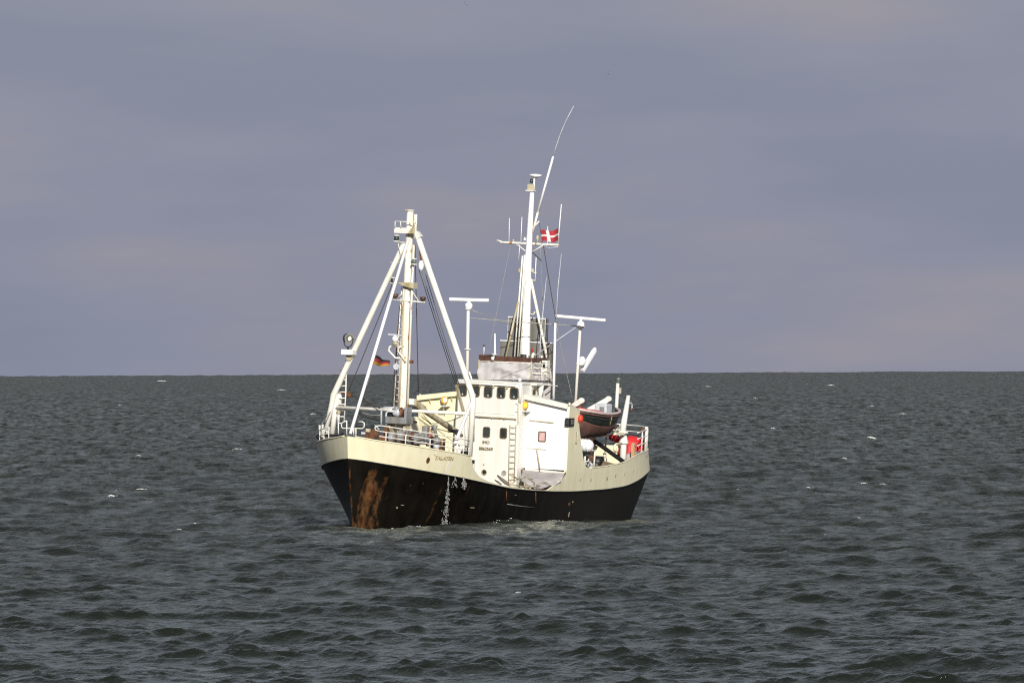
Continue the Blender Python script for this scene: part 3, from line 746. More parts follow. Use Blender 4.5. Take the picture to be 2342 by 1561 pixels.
part('yoke', MB().tube([sc0+Vector((0,-.27,0)), sc0+Vector((0,-.2,-.34)), sc0+Vector((0,0,-.5)), sc0+Vector((0,.2,-.34)), sc0+Vector((0,.27,0))], .03, 6), DARK, se)
part('pedestal', MB().tube([sc0+Vector((0,0,-.6)), sc0+Vector((0,0,-.42))], .06, 8), DARK, se)
# blocks, falls and stays
bw = (12.6, 0.73, 13.18)
part('pulley_block', MB().ball(bw, (.11,.15,.27), 10), WHITE, ship)
part('block_hook', MB().tube([V3(bw, 0, 0, .25), (12.6, 0.68, 13.59), (12.6, 0.62, 13.98)], .04, 6), RUST, ship)
part('pulley_block', MB().ball((12.2, -3.07, 6.49), (.12,.16,.17), 8), RUST, ship, 'dark rusty pulley block hanging by the side ladder')
part('shackle', MB().box((12.3, -3.32, 6.54), (.08,.2,.12)), RUST, ship)
lo = (6.84, 0.6, 6.92)
FALL0 = [(12.5, 0.58, 12.97), (12.5, 0.65, 12.93), (12.6, 0.77, 12.91), (12.6, 0.84, 12.94), (12.6, 0.91, 12.99)]
FALL1 = [(6.38, 0.3, 7.02), (6.5, 0.4, 7.04), (6.62, 0.5, 7.05), (6.75, 0.6, 7.08), (6.92, 0.7, 7.08)]
for a, b in list(zip(FALL0, FALL1))[::2]:
    part('hoisting_fall', MB().tube(sag(a, b, .04, 4), .019, 5), FALL, ship)
part('lower_block', MB().bar((6.86, 0.5, 7.14), (6.03, 0.6, 5.76), .10, .16), DIRTY_SHADED, ship)
STAYS = [
    ((12.3, -3.04, 6.71), (12.5, -0.61, 12.78), .05, ROPE, .022), ((10.51, 0.0, 6.78), (12.4, 0.26, 14.19), .02, ROPE, .022),
    ((12.3, -0.66, 5.78), (12.3, -0.47, 11.07), .02, ROPE, .018), ((12.2, -2.95, 6.47), (12.91, -1.0, 5.9), .03, ROPE, .028), ((12.2, -2.96, 6.61), (12.47, -1.0, 5.9), .03, ROPE, .022),
    ((12.2, -2.5, 5.62), (13.2, -0.8, 5.4), .12, ROPE, .04), ((12.2, -2.45, 5.68), (13.22, -0.8, 5.58), .08, LROPE, .025),
    ((10.47, 0.0, 5.47), (9.44, 0.3, 5.04), .02, DIRTY_SHADED, .03), ((9.44, 0.3, 5.04), (7.82, 0.6, 4.8), .02, DIRTY_SHADED, .03), ((10.32, -0.0, 5.67), (7.68, 1.2, 4.08), .06, DIRTY_SHADED, .024),
    ((10.35, 0.2, 5.7), (9.7, 0.4, 5.22), .02, DIRTY_SHADED, .03), ((9.69, 0.4, 5.2), (12.3, 3.25, 5.77), .12, DIRTY_SHADED, .024),
    ((15.5, -3.03, 5.06), (12.6, -3.84, 5.61), .02, LROPE, .018)]
rg = node('rigging', ship)
for a, b, d, m, r in STAYS: part('stay', MB().tube(sag(a, b, d, 6), r, 5), m, rg)
# derrick boom stowed aft of the fore mast
bo = part('derrick_boom', MB().tube([(11.5, 0.0, 6.3), (10.94, 0.05, 6.14), (6.23, 0.4, 4.73), (5.76, 0.45, 4.56)], [.10,.14,.15,.09], 12), DIRTY_SHADED, ship, 'derrick boom in shade-darkened cream sloping down aft of the fore mast')  # boom's shade is put into its colour by the darker cream
part('boom_band', MB().bar((11.0, 0.05, 6.21), (9.91, 0.1, 5.87), .2, .34), DIRTY_SHADED, bo)
part('boom_rest', MB().box((6.86, 0.45, 4.81), (.3,.5,.16)), DARK, bo)
part('gooseneck', MB().box((12.5, 0.53, 6.33), (.25,.3,.3)), IVORY, bo)
# mast winch
wi = node('mast_winch', ship); wi['label'] = 'grey cargo winch at the foot of the fore mast'
part('winch_bed', MB().box((13.1, 0.14, 5.37), (.9,1.15,.34)), GREY, wi, bevel=.03)
part('winch_cheek', MB().box((13.1, 0.6, 5.7), (.7,.14,.7)), GREY, wi, bevel=.03)
part('drum', MB().lathe((13.1, 0.36, 5.77), [(.27,-.15),(.27,-.12),(.2,-.11),(.2,.11),(.27,.12),(.27,.15)], 14, 'y'), RUST, wi)
part('motor', MB().lathe((13.2, 0.05, 5.76), [(.13,-.2),(.2,-.15),(.21,.1),(.15,.2)], 12, 'y'), PALE, wi)
part('motor', MB().ball((13.25, -0.01, 5.93), (.14,.2,.16), 8), GREY, wi)
part('brake_box', MB().box((13.1, -0.35, 5.69), (.3,.3,.28)), DARK, wi)
part('hydraulic_pipe', MB().tube([(13.3, 0.01, 6.0), (13.3, -0.62, 5.96), (13.3, -0.73, 5.89), (13.3, -0.77, 5.76), (13.3, -0.74, 5.12)], .05, 8), PALE, wi)
part('hydraulic_pipe', MB().tube([(13.4, 0.01, 5.82), (13.4, -0.35, 5.8), (13.4, -0.44, 5.73), (13.4, -0.46, 5.62), (13.4, -0.43, 5.1)], .05, 8), PALE, wi)
for q in ((13.0, -0.32, 5.03), (13.0, 0.52, 5.06)): part('leg', MB().box(V3(q, 0, 0, -.2), (.6,.14,.75)), DIRTY_SHADED, wi)
part('stay_hook', MB().tube([(12.9, 0.65, 5.37), (10.61, 0.0, 5.25)], .06, 6), RUST, wi)

# ------------------------------------------------------------------ deckhouse and wheelhouse
HF = 1.5
dh = part('deckhouse', MB().box((-2.75, 0, 3.75), (8.5, 3.54, 3.75)), IVORY, ship, 'ivory deckhouse front below the bridge', bevel=.03)
wh = MB()
wpoly = [(-1.3,-1.77), (1.38,-1.77), (1.5,-1.67), (1.5,1.5), (1.44,1.72), (1.2,1.77), (-1.3,1.77)]
whp = part('wheelhouse', MB().prism([(a, b, 5.626) for a, b in wpoly], (0,0,1.58)), IVORY, ship, 'ivory wheelhouse with a row of square bridge windows', bevel=.02)
part('roof', MB().prism([(a*1.02, b*1.03, 7.208) for a, b in wpoly], (0,0,.09)), IVORY, whp, bevel=.03)
part('roof_pipe', MB().tube([(1.0,-1.86,7.12),(1.35,-1.83,7.13),(1.6,-1.55,7.13),(1.6,1.5,7.13)], .055, 8), IVORY, whp)
for y in (-1.2,-.45,.3,1.05): part('pipe_bracket', MB().box((1.56, y, 7.04), (.1,.05,.16)), DIRTY_SHADED, whp)
part('corner_post', MB().tube([(1.46,1.74,6.3),(1.46,1.74,7.22)], .075, 10), IVORY, whp)
def window(c, w, h, parent, xa=(0,1,0), nrm=(1,0,0), rnd=.25, glass=None, name='window', wiper=True):
    X = Vector(xa).normalized(); Nv = Vector(nrm).normalized(); Z = Vector((0,0,1)); c = Vector(c)
    t = node(name, parent)
    def outline(w, h):
        r = rnd*min(w, h); P = []
        for cx, cz, a0 in ((w/2-r, h/2-r, 0), (-w/2+r, h/2-r, 90), (-w/2+r, -h/2+r, 180), (w/2-r, -h/2+r, 270)):
            for k in range(5): a = R(a0+k*22.5); P.append((cx+r*math.cos(a), cz+r*math.sin(a)))
        return P
    o_, i_ = outline(w+.09, h+.09), outline(w, h)
    n = len(o_); V = []
    for P, dn in ((o_, 0), (o_, .045), (i_, .045), (i_, 0)): V += [c+X*p[0]+Z*p[1]+Nv*dn for p in P]
    F = [(k*n+j, k*n+(j+1) % n, (k+1)*n+(j+1) % n, (k+1)*n+j) for k in range(3) for j in range(n)]
    part('frame', MB().add(V, F), FRAME, t)
    g = part('pane', MB().prism([c+X*p[0]+Z*p[1]+Nv*.002 for p in i_], Nv*.012), glass or GLASS, t)
    if wiper:
        part('wiper', MB().bar(c+X*.02-Z*(h*.46)+Nv*.03, c+X*.10+Z*(h*.05)+Nv*.03, .015, .015), DARK, t)
        part('wiper_motor', MB().ball(c-Z*(h*.38)+Nv*.03, (.03,.05,.05), 8), PALE, t)
    return t
for y in (-1.43, -.72, -.01, .71, 1.43): window((HF+.003, y, 6.74), .38, .50, ship)
for q in ((1.5, -0.0, 4.68), (1.5, 0.94, 4.68)): window(V3(q, .003), .30, .46, ship, wiper=False)
def porthole(c, r, glass, parent):
    t = node('porthole', parent)
    part('rim', MB().lathe(c, [(r*1.3,0),(r*1.3,.04),(r,.05),(r,.0)], 16, 'x'), DIRTY_SHADED, t)
    part('pane', MB().lathe(V3(c, .001), [(r,0),(r,.02)], 16, 'x'), glass, t)
porthole(V3((1.5, -0.02, 2.64), .003), .12, DARK, ship); porthole(V3((1.5, 1.07, 2.66), .003), .11, flat('pale_porthole_glass', (.28,.29,.31), .2), ship)
lettering('registration_lettering', 'IMO', .21, V3((1.5, -0.01, 4.15), .008), (0,1,0), (1,0,0), INK, ship, sx=1.05)
lettering('registration_lettering', '8862569', .225, V3((1.5, 0.0, 3.82), .008), (0,1,0), (1,0,0), INK, ship, sx=.98)
part('eye_bolt', MB().ball(V3((1.5, -0.07, 3.04), .03), .05, 6), DIRTY_SHADED, ship)
hr = node('hand_rail', ship)
part('rail', MB().tube([V3((1.5, -0.75, 5.46), .12), V3((1.5, 1.63, 5.46), .12)], .028, 6), DIRTY_SHADED, hr)
for q in ((1.5, -0.38, 5.44), (1.5, 0.3, 5.43), (1.5, 0.98, 5.42), (1.5, 1.61, 5.43)):
    part('bracket', MB().bar(q, V3(q, .13), .03, .07), DIRTY_SHADED, hr)
ladder('house_ladder', V3((1.5, 1.39, 2.18), .12), V3((1.5, 1.33, 5.15), .12), V3((1.5, 1.71, 2.24), .12), V3((1.5, 1.67, 5.17), .12), .29, DIRTY_SHADED, ship, .022)
part('aerial_pole', MB().tube([V3((1.5, 1.77, 5.17), .1), V3((1.5, 1.72, 6.24), .1)], .014, 5), DIRTY_SHADED, ship)
for q in ((1.5, 1.55, 6.23), (1.5, 1.57, 5.83)): part('bracket', MB().bar(V3(q, .05), V3(q, .1, .2, 0), .02, .02), DIRTY_SHADED, hr)

# side shelters either side of the house
zi, zo = 6.66, 6.30
def shelter(sgn, wmat, rmat, z0):
    nmv = 'side_shelter'
    pan = part(nmv, MB().prism([(.66, sgn*1.775, z0), (.66, sgn*4.13, z0), (.66, sgn*4.13, zo-.02), (.66, sgn*1.775, zi-.02)], (.09,0,0)), wmat, ship,
               'white bulkhead of the port side shelter' if sgn > 0 else 'cream bulkhead of the starboard side shelter')
    part('roof', MB().prism([(-.66, sgn*1.775, zi-.02), (-.66, sgn*4.2, zo-.3), (.95, sgn*4.2, zo-.02), (.95, sgn*1.775, zi-.02)], (0,0,.05)), rmat, pan)
    part('fascia', MB().prism([(.953, sgn*1.78, zi-.20), (.953, sgn*4.2, zo-.22), (.953, sgn*4.2, zo+.04), (.953, sgn*1.78, zi+.04)], (.04,0,0)), rmat, pan)
    for y in ((2.3, 2.9, 3.5) if sgn < 0 else ()): part('roof_bracket', MB().prism([(.752, sgn*y, 6.35-(y-1.78)*.15), (.95, sgn*y, 6.40-(y-1.78)*.15), (.752, sgn*y, 6.12-(y-1.78)*.15)], (0,.03,0)), rmat, pan)
    return pan
ps = shelter(1, WHITE, IVORY, 2.95)
ss = shelter(-1, CREAM, CREAM, 2.0)
# framework of the port opening and inner bulkhead
part('door_coaming', MB().bar((.70, 1.9, 2.9), (.70, 4.1, 2.8), .1, .12), IVORY, ps)
window((0.75, 2.77, 4.6), .33, .44, ship, rnd=.12, glass=PINKST, wiper=False)
part('grab_bar', MB().bar(V3((0.75, 2.02, 5.4), .04), V3((0.75, 3.38, 5.34), .04), .05, .05), DIRTY_SHADED, ps)
part('seam_batten', MB().bar(V3((0.75, 1.95, 3.97), .02), V3((0.75, 3.02, 3.94), .02), .03, .025), DIRTY_SHADED, ps)
part('support_rod', MB().tube([V3((0.75, 2.51, 3.96), .05), V3((0.75, 2.85, 2.92), .25)], .03, 6), DIRTY_SHADED, ps)
sl2 = node('side_light', ship); sl2['label'] = 'dark boxed navigation light on the port shelter corner'
part('screen', MB().box((.58, 4.18, 5.42), (.75,.22,.40)), DARK, sl2, bevel=.02)
part('lens', MB().box((.965, 4.19, 5.42), (.03,.14,.26)), LENS, sl2)
part('lens', MB().box((.52, 4.30, 5.42), (.3,.03,.26)), GREEN, sl2)
part('grab_handle', MB().tube([(-.2,4.24,4.95),(-.2,4.30,4.9),(-.2,4.30,4.4),(-.2,4.24,4.36)], .03, 6), DIRTY_SHADED, bulwark)
def floodlamp(c, lens, halo, label):
    t = node('flood_light', ship); t['label'] = label
    c = Vector(c)
    part('housing', MB().lathe(c+Vector((-.02,0,0)), [(.1,-.14),(.16,-.06),(.19,.06)], 14, 'x'), DIRTY_SHADED, t)
    part('reflector', MB().lathe(c+Vector((.045,0,0)), [(.185,0),(.175,.02)], 14, 'x'), halo, t)
    part('lens', MB().ball(c+Vector((.06,.04,0)), (.04,.11,.11), 10), lens, t)
    part('shelf', MB().box(c+Vector((-.05,.02,-.32)), (.5,.42,.04)), IVORY, t)
    part('bracket', MB().prism([c+Vector((-.25,-.12,-.34)), c+Vector((.1,-.12,-.34)), c+Vector((-.25,-.12,-.62))], (0,.04,0)), IVORY, t)
    part('stem', MB().tube([c+Vector((-.02,-.05,-.31)), c+Vector((-.02,0,-.12))], .03, 6), DIRTY_SHADED, t)
floodlamp(V3((0.75, 1.86, 6.16), .27), AMBER, HALO, 'amber flood light under the port shelter roof')
floodlamp(V3((0.75, -2.62, 6.19), .27), WARM, HALO, 'glowing flood light under the starboard shelter roof')
part('vent_louvre', MB().box(V3((0.75, -3.25, 4.74), .03), (.06,.26,.26)), DARK, ss)
for i in range(3): part('slat', MB().bar(V3((0.75, -3.38, 4.87), .07, 0, -.07*i-.03), V3((0.75, -3.11, 4.86), .07, 0, -.07*i-.03), .03, .015), GREY, ss)
part('locker', MB().box(V3((1.2, -4.06, 4.75), 0), (.6,.55,1.0)), CREAM, ss, bevel=.02)
# bridge wing on the port side, behind the corner post
wing = part('bridge_wing', MB().box((-.85, 1.95, 7.22), (2.2, .36, .1)), IVORY, ship)
part('door_frame', MB().box((-.15, 1.79, 6.62), (.75,.03,1.05)), IVORY, whp)
part('door', MB().box((-.15, 1.812, 6.57), (.55,.02,.9)), DIRTY_SHADED, whp)
part('door_window', MB().box((-.15, 1.83, 6.72), (.28,.02,.42)), DARK, whp)
part('wing_canvas', MB().box((-1.55, 1.95, 6.72), (.05,.38,.86)), CANVAS, ship)
part('signal_horn', MB().tube([(-.6,2.0,7.16),(-.6,2.0,6.75),(-.6,2.0,6.62)], [.16,.11,.08], 10), IVORY, ship)

# ------------------------------------------------------------------ flying bridge
DX = -.3
a0, a1 = (-0.3, -1.39, 7.28), (-0.3, 1.5, 7.43)
b0, b1 = (-0.3, -1.41, 8.24), (-0.3, 1.51, 8.28)
c0, c1 = (-0.3, -1.41, 8.56), (-0.3, 1.49, 8.55)
rnd = random.Random(4)
def dodger():
    t = node('canvas_dodger', ship); t['label'] = 'creased grey canvas screen round the flying bridge'
    rows = []
    for i in range(13):
        v = i/12; row = []
        for j in range(31):
            u = j/30; p = lerp(lerp(a0, a1, u), lerp(b0, b1, u), v)
            crease = .05*math.sin(9*u+5*v)+.04*math.sin(23*u-11*v+1)+.10*max(0, 1-abs(v-.75+1.1*abs(u-.38))*5)-.06*max(0, 1-abs(v-.2-.9*(u-.35))*9)
            row.append(V3(p, crease*math.sin(math.pi*v)**.5+.02*math.sin(40*u), 0, -.02*math.sin(7*u)*v))
        rows.append(row)
    part('front_panel', MB().grid(rows), CANVAS, t)
    for p, q in ((a1, b1), (a0, b0)):
        rows = [[V3(lerp(p, q, i/6), -2.0*j/10, .03*math.sin(j*1.3+i), 0) for j in range(11)] for i in range(7)]
        part('side_panel', MB().grid(rows), CANVAS, t)
    part('top_rail', MB().tube([b0, b1], .03, 6), MAST, t)
    part('crease_rope', MB().tube([V3(lerp(a0, a1, .45), .1, 0, .1), V3(lerp(a0, a1, .75), .12, 0, .42), V3(b1, .06, 0, -.14)], .012, 5), LROPE, t)
    for p, q in ((a1, b1), (a0, b0)): part('post', MB().tube([V3(p, 0, .03), V3(q, 0, .03, .08)], .035, 6), DIRTY_SHADED, t)
dodger()
wo = node('wooden_breastwork', ship); wo['label'] = 'brown varnished wooden rail above the canvas screen'
n_ = 4
for i in range(n_):
    p0, p1 = lerp(b0, b1, i/n_+.003), lerp(b0, b1, (i+1)/n_-.003); q0, q1 = lerp(c0, c1, i/n_+.003), lerp(c0, c1, (i+1)/n_-.003)
    part('plank', MB().prism([V3(p0, .01, 0, .03), V3(p1, .01, 0, .03), q1, q0], (-.05,0,0)), WOOD, wo)
for p, q in ((b1, c1), (b0, c0)):
    part('plank', MB().prism([V3(p, -.06, 0, .03), V3(q, -.06), V3(q, -2.0), V3(p, -2.0, 0, .03)], (0,.05,0)), WOOD, wo)
part('mushroom_light', MB().lathe(V3((0.6, 0.98, 7.54), 0, 0, 0), [(.02,-.16),(.02,-.02),(.1,0),(.06,.04)], 10), WHITE, whp)
part('deck_light', MB().ball((1.3, 1.62, 7.44), .1, 8), WHITE, whp)
part('gps_aerial', MB().tube([(-0.2, -0.55, 8.44), (-0.2, -0.47, 8.67), (-0.2, -0.52, 9.7)], [.06,.05,.035], 8), WHITE, ship)
part('gps_base', MB().lathe((-0.15, -0.49, 8.63), [(.14,-.04),(.14,.04)], 10), PALE, ship)
part('gps_base', MB().lathe((-0.15, -0.56, 8.44), [(.08,-.1),(.08,.06)], 10), WHITE, ship)
part('wind_sensor', MB().tube([(-0.4, -1.18, 8.55), (-0.4, -1.17, 8.86), (-0.4, -1.18, 9.04)], [.05,.045,.02], 8), PALE, ship)
part('wind_cups', MB().ball((-0.4, -1.18, 9.04), (.05,.08,.04), 8), DARK, ship)
# port wing of the flying bridge: rails, lockers, bags
fw = [(-0.6, 1.47, 7.43), (-1.0, 1.84, 7.42), (-1.6, 2.17, 7.39)]
railing('wing_rail', fw, (.34, .62, .85), (0,1,2), MAST, ship, .022, .026)
part('compass_locker', MB().box((-1.6, 1.16, 8.08), (.5,.5,.6)), IVORY, ship, bevel=.03)
part('locker_window', MB().box(V3((-1.6, 1.26, 8.13), .26), (.03,.28,.2)), WOOD, ship)
part('signal_locker', MB().box((-1.9, 1.63, 7.92), (.5,.4,1.0)), IVORY, ship, bevel=.03)
part('locker_door', MB().box(V3((-1.9, 1.61, 8.17), .262), (.03,.26,.28)), DARK, ship)
for q, s in (((-1.2, 1.35, 7.6), (.28,.36,.24)), ((-1.4, 1.56, 7.7), (.22,.2,.2)), ((-1.2, 1.23, 7.68), (.2,.16,.2))):
    part('stowed_bag', MB().ball(q, s, 10), CANVAS, ship)
part('hose_box', MB().box((-1.3, 1.75, 7.55), (.3,.3,.3)), CANVAS, ship)
part('vent_pipe', MB().tube([(-1.8, 0.95, 8.25), (-1.8, 0.95, 8.65), (-1.8, 1.04, 8.75)], [.07,.08,.09], 8), MAST, ship)
part('fire_bucket', MB().lathe((-2.0, 0.83, 8.92), [(.05,-.12),(.07,.1)], 8), FLAGR, ship)
part('vent_pipe', MB().tube([(-1.8, 1.48, 7.83), (-1.8, 1.46, 8.66)], .055, 8), MAST, ship)
part('loud_hailer', MB().tube([(-1.4, 1.58, 8.28), (-1.4, 1.37, 8.45)], [.03,.12], 8), MAST, ship)

# ------------------------------------------------------------------ main mast, funnel, aerials
mm = part('main_mast', MB().tube([(-2.9, 0, 7.3), (-2.9, 0.07, 8.61), (-2.9, -0.0, 12.47), (-2.9, 0.01, 15.17), (-2.9, 0.04, 16.97)], [.26,.25,.20,.15,.11], 16), WHITE, ship, 'tall white main mast behind the flying bridge')
part('mast_step', MB().lathe((-2.9, 0, 8.55), [(.3,-.16),(.3,.1)], 14), DARK, mm)
part('mast_head', MB().box((-2.9, -0.02, 17.24), (.25,.32,.3)), DIRTY_SHADED, mm)
part('mast_head', MB().tube([(-2.9, 0.14, 17.04), (-2.9, 0.12, 17.76)], .05, 8), MAST, mm)
part('head_platform', MB().box((-2.9, -0.04, 17.06), (.4,.42,.05)), MAST, mm)
part('head_light', MB().lathe((-2.9, -0.01, 17.57), [(.09,-.12),(.09,.1)], 10), LENS, mm)
part('dish_aerial', MB().lathe((-2.9, 0.19, 17.85), [(.05,-.14),(.2,-.08),(.34,0),(.30,.05),(.0,.08)], 16), WHITE, mm)
for q in ((-2.9, -0.14, 16.6), (-2.9, -0.15, 16.35), (-2.9, -0.16, 16.08), (-2.9, -0.17, 15.84), (-2.9, -0.18, 15.59), (-2.9, -0.19, 15.34), (-2.9, -0.2, 15.07), (-2.9, -0.19, 14.85)):
    part('step', MB().tube([q, V3(q, 0, .16, .12)], .018, 5), MAST, mm)
for a, b in (((-2.7, -0.25, 13.7), (-2.7, -0.43, 8.51)), ((-2.7, -0.13, 13.75), (-2.7, -0.25, 8.52)), ((-2.65, 0.06, 12.47), (-2.65, -0.11, 8.53))):
    part('cable_conduit', MB().tube([a, b], .045, 7), MAST, mm)
yd = part('yard', MB().tube([(-2.9, -1.71, 14.41), (-2.9, -1.54, 14.33), (-2.9, 1.66, 14.35)], [.05,.06,.05], 8), MAST, ship)
part('yard_bracket', MB().bar((-2.9, -1.79, 14.43), (-2.9, -1.54, 14.4), .1, .04), MAST, yd)
for a, b in (((-2.9, -0.73, 14.3), (-2.9, -0.15, 13.93)), ((-2.9, 0.81, 14.31), (-2.9, 0.15, 13.89))):
    part('brace', MB().tube([a, b], .03, 6), MAST, yd)
part('brace', MB().tube([(-2.9, 0.74, 14.33), (-2.9, 1.13, 14.17), (-2.9, 1.64, 14.26)], .02, 6), PALE, yd)
for a, b, r in (((-2.9, -1.12, 14.4), (-2.9, -1.16, 15.59), .024), ((-2.9, -0.46, 14.41), (-2.9, -0.46, 15.69), .026), ((-2.9, -0.51, 14.25), (-2.9, -0.54, 13.46), .02), ((-2.9, 1.61, 14.44), (-2.9, 1.7, 16.44), .034), ((-2.9, 1.03, 14.36), (-2.9, 1.0, 15.28), .026)):
    part('whip_aerial', MB().tube([a, b], [r, r*.7], 6), WHITE, yd)
part('yard_lamp', MB().lathe((-2.9, -0.25, 14.55), [(.07,-.06),(.07,.02),(.0,.12)], 8), WHITE, yd)
part('yard_lamp', MB().lathe((-2.9, 0.46, 14.56), [(.06,-.14),(.05,0),(.08,.03),(.05,.22)], 8), DIRTY_SHADED, yd)
part('yard_lamp', MB().lathe((-2.9, -0.88, 14.45), [(.06,-.04),(.04,.06)], 8), DIRTY_SHADED, yd)
wa = node('long_whip_aerial', ship); wa['label'] = 'long slanted white whip aerial rising above the main mast'
part('socket', MB().tube([(-2.9, 0.17, 14.91), (-2.9, 0.43, 16.04)], .06, 8), MAST, wa)
part('lower_section', MB().tube([(-2.9, 0.41, 15.98), (-2.9, 1.12, 18.86)], [.065,.055], 10), WHITE, wa)
part('upper_section', MB().tube([(-2.9, 1.12, 18.86), (-2.9, 1.26, 19.39), (-2.9, 1.45, 20.0), (-2.9, 1.75, 20.75), (-2.9, 2.13, 21.49)], [.026,.025,.024,.022,.02], 6), PALE, wa)
part('standoff', MB().tube([(-2.9, 0.09, 15.06), (-2.9, 0.51, 15.51)], .04, 6), MAST, wa)
for q, dyy in (((-2.9, -0.46, 12.9), .16), ((-2.9, 0.27, 12.93), -.16)):
    part('side_lamp', MB().lathe(q, [(.09,-.06),(.09,.02),(.07,.03),(.07,.14)], 8), DIRTY_SHADED, mm)
part('aerial_stub', MB().tube([(-2.9, 0.44, 12.45), (-2.9, 0.43, 13.66)], .024, 6), WHITE, mm)
part('aerial_arm', MB().tube([(-2.9, 0.15, 12.46), (-2.9, 0.44, 12.47)], .03, 6), MAST, mm)
part('aerial_arm', MB().tube([(-2.9, 0.25, 12.84), (-2.9, 0.49, 12.88)], .025, 6), MAST, mm)
part('horn_arm', MB().tube([(-2.8, 0.28, 10.73), (-2.8, 0.49, 10.74), (-2.8, 0.54, 10.88)], .035, 6), MAST, mm)
part('mast_strut', MB().tube([(-2.9, 0.19, 12.53), (-3.2, 1.5, 7.33)], .075, 10), MAST, ship)
part('mast_strut', MB().tube([(-2.6, -0.33, 11.33), (-2.0, -0.61, 8.48)], .055, 8), DIRTY_SHADED, ship)
# funnel casing behind the mast
fu = node('funnel', ship); fu['label'] = 'grey funnel screens behind the main mast'
f0, f1 = (-3.4, -1.17, 10.52), (-3.4, 0.91, 10.54)
g0, g1 = (-3.4, -1.54, 9.29), (-3.4, 1.34, 9.32)
yc = (f0[1]+f1[1])/2
part('casing', MB().box((-3.6, yc, 8.9), (.4, f1[1]-f0[1], 2*(f0[2]-8.9))), FUNNEL, fu)
part('lower_casing', MB().box((-3.6, (g0[1]+g1[1])/2, 8.3), (.46, g1[1]-g0[1], 2*(g0[2]-8.3))), FUNNEL, fu)
part('trim', MB().bar((-3.38, f0[1], f0[2]), (-3.38, f1[1], f0[2]), .05, .05), WHITE, fu)
part('trim', MB().bar((-3.35, g0[1], g0[2]), (-3.33, g1[1], g0[2]), .05, .05), WHITE, fu)
part('trim', MB().bar((-3.39, f0[1], f0[2]), (-3.39, f0[1], g0[2]), .03, .03), PALE, fu)
part('trim', MB().bar((-3.39, f1[1], f0[2]), (-3.39, f1[1], g0[2]), .03, .03), PALE, fu)
for yy in (-.05, .35, .6): part('louvre_rib', MB().bar((-3.385, yc+yy, g0[2]+.1), (-3.385, yc+yy, f0[2]-.12), .03, .03), GREY, fu)
part('upper_deckhouse', MB().box((-2.45, 0, 6.95), (2.29, 2.4, .9)), IVORY, ship)
# port signal post with whip
sp = part('signal_post', MB().tube([(-1.15, 2.5, 6.49), (-0.92, 2.5, 10.39)], [.075,.06], 10), WHITE, ship)
part('post_lamp', MB().lathe((-1.02, 2.5, 10.48), [(.06,-.08),(.09,0),(.05,.1)], 8), GREEN, sp)
part('whip_aerial', MB().tube([(-1.01, 2.5, 10.57), (-1.05, 2.5, 12.14), (-1.3, 2.5, 13.93)], [.028,.022,.014], 6), PALE, sp)
part('cross_step', MB().bar((-0.43, 2.5, 7.21), (-1.59, 2.5, 7.16), .05, .05), IVORY, sp)
part('whip_aerial', MB().tube([(-2.17, 1.2, 7.81), (-2.16, 1.2, 9.83), (-2.57, 1.2, 12.71)], [.03,.026,.016], 6), PALE, ship)
# radars
def radar(name, foot, top, head, bar0, bar1, r, label, thick=.17):
    t = node(name, ship); t['label'] = label
    part('post', MB().tube([foot, top], r, 10), IVORY, t)
    part('flange', MB().lathe(top, [(r*2,-.03),(r*2,.03)], 12), IVORY, t)
    part('turning_unit', MB().lathe(head, [(.15,-.2),(.19,-.12),(.2,.02),(.17,.10),(.10,.14),(.06,.2),(.06,.26)], 14), WHITE, t)
    part('scanner', MB().bar(bar0, bar1, .16, thick), WHITE, t, bevel=.04)
    return t
rl = radar('radar_mast', (0.8, -1.53, 7.28), (0.8, -1.64, 10.88), (0.8, -1.62, 11.08), (0.8, -2.71, 11.34), (0.8, -0.52, 11.39), .085, 'straight radar scanner on a post at the wheelhouse corner')
part('flange', MB().lathe((0.8, -1.58, 8.84), [(.18,-.02),(.18,.02)], 12), IVORY, rl)
part('foot_brace', MB().tube([(0.8, -1.43, 7.69), (0.8, -1.26, 7.29)], .05, 6), IVORY, rl)
rr_ = radar('radar_mast', (-2.89, 3.0, 6.22), (-3.05, 3.0, 10.19), (-3.09, 3.0, 10.35), (0.26, 3.0, 10.77), (-6.4, 3.0, 10.55), .075, 'long tilted radar scanner on a post above the port shelter', .15)
B0, B1 = Vector((-1.9, 2.09, 10.73)), Vector((-1.9, 4.87, 10.64))
rsc = [c for c in rr_.children if c.name.startswith('scanner')][0]
rsc.data = MB().bar(B0, B1, .16, .15).mesh('scanner', WHITE)
part('platform', MB().lathe((-3.05, 3.0, 10.22), [(.1,-.1),(.28,0),(.28,.03)], 12), IVORY, rr_)
part('brace', MB().tube([(-2.47, 3.0, 10.19), (-1.87, 0.5, 8.25)], .022, 6), PALE, rr_)
for a, b in (((0.8, -1.49, 10.44), (-2.76, 2.9, 10.26)), ((0.8, -1.39, 10.84), (-2.8, -0.67, 10.1))):
    part('radar_stay', MB().tube(sag(a, b, .02, 6), .022, 5), LROPE, rl)
sa = node('slanted_aerial', ship); sa['label'] = 'slanted white flat aerial with small dome on the port post'
part('panel', MB().bar((-3.56, 3.0, 7.95), (-4.64, 3.2, 9.03), .22, .2), WHITE, sa, bevel=.03)
part('end_cap', MB().ball((-4.63, 3.2, 9.06), .11, 8), WHITE, sa)
part('dome', MB().ball((-3.26, 3.1, 8.45), (.2,.2,.26), 12), WHITE, sa)
part('arm', MB().tube([(-2.87, 3.0, 8.31), (-3.28, 3.1, 8.22)], .05, 6), IVORY, sa)
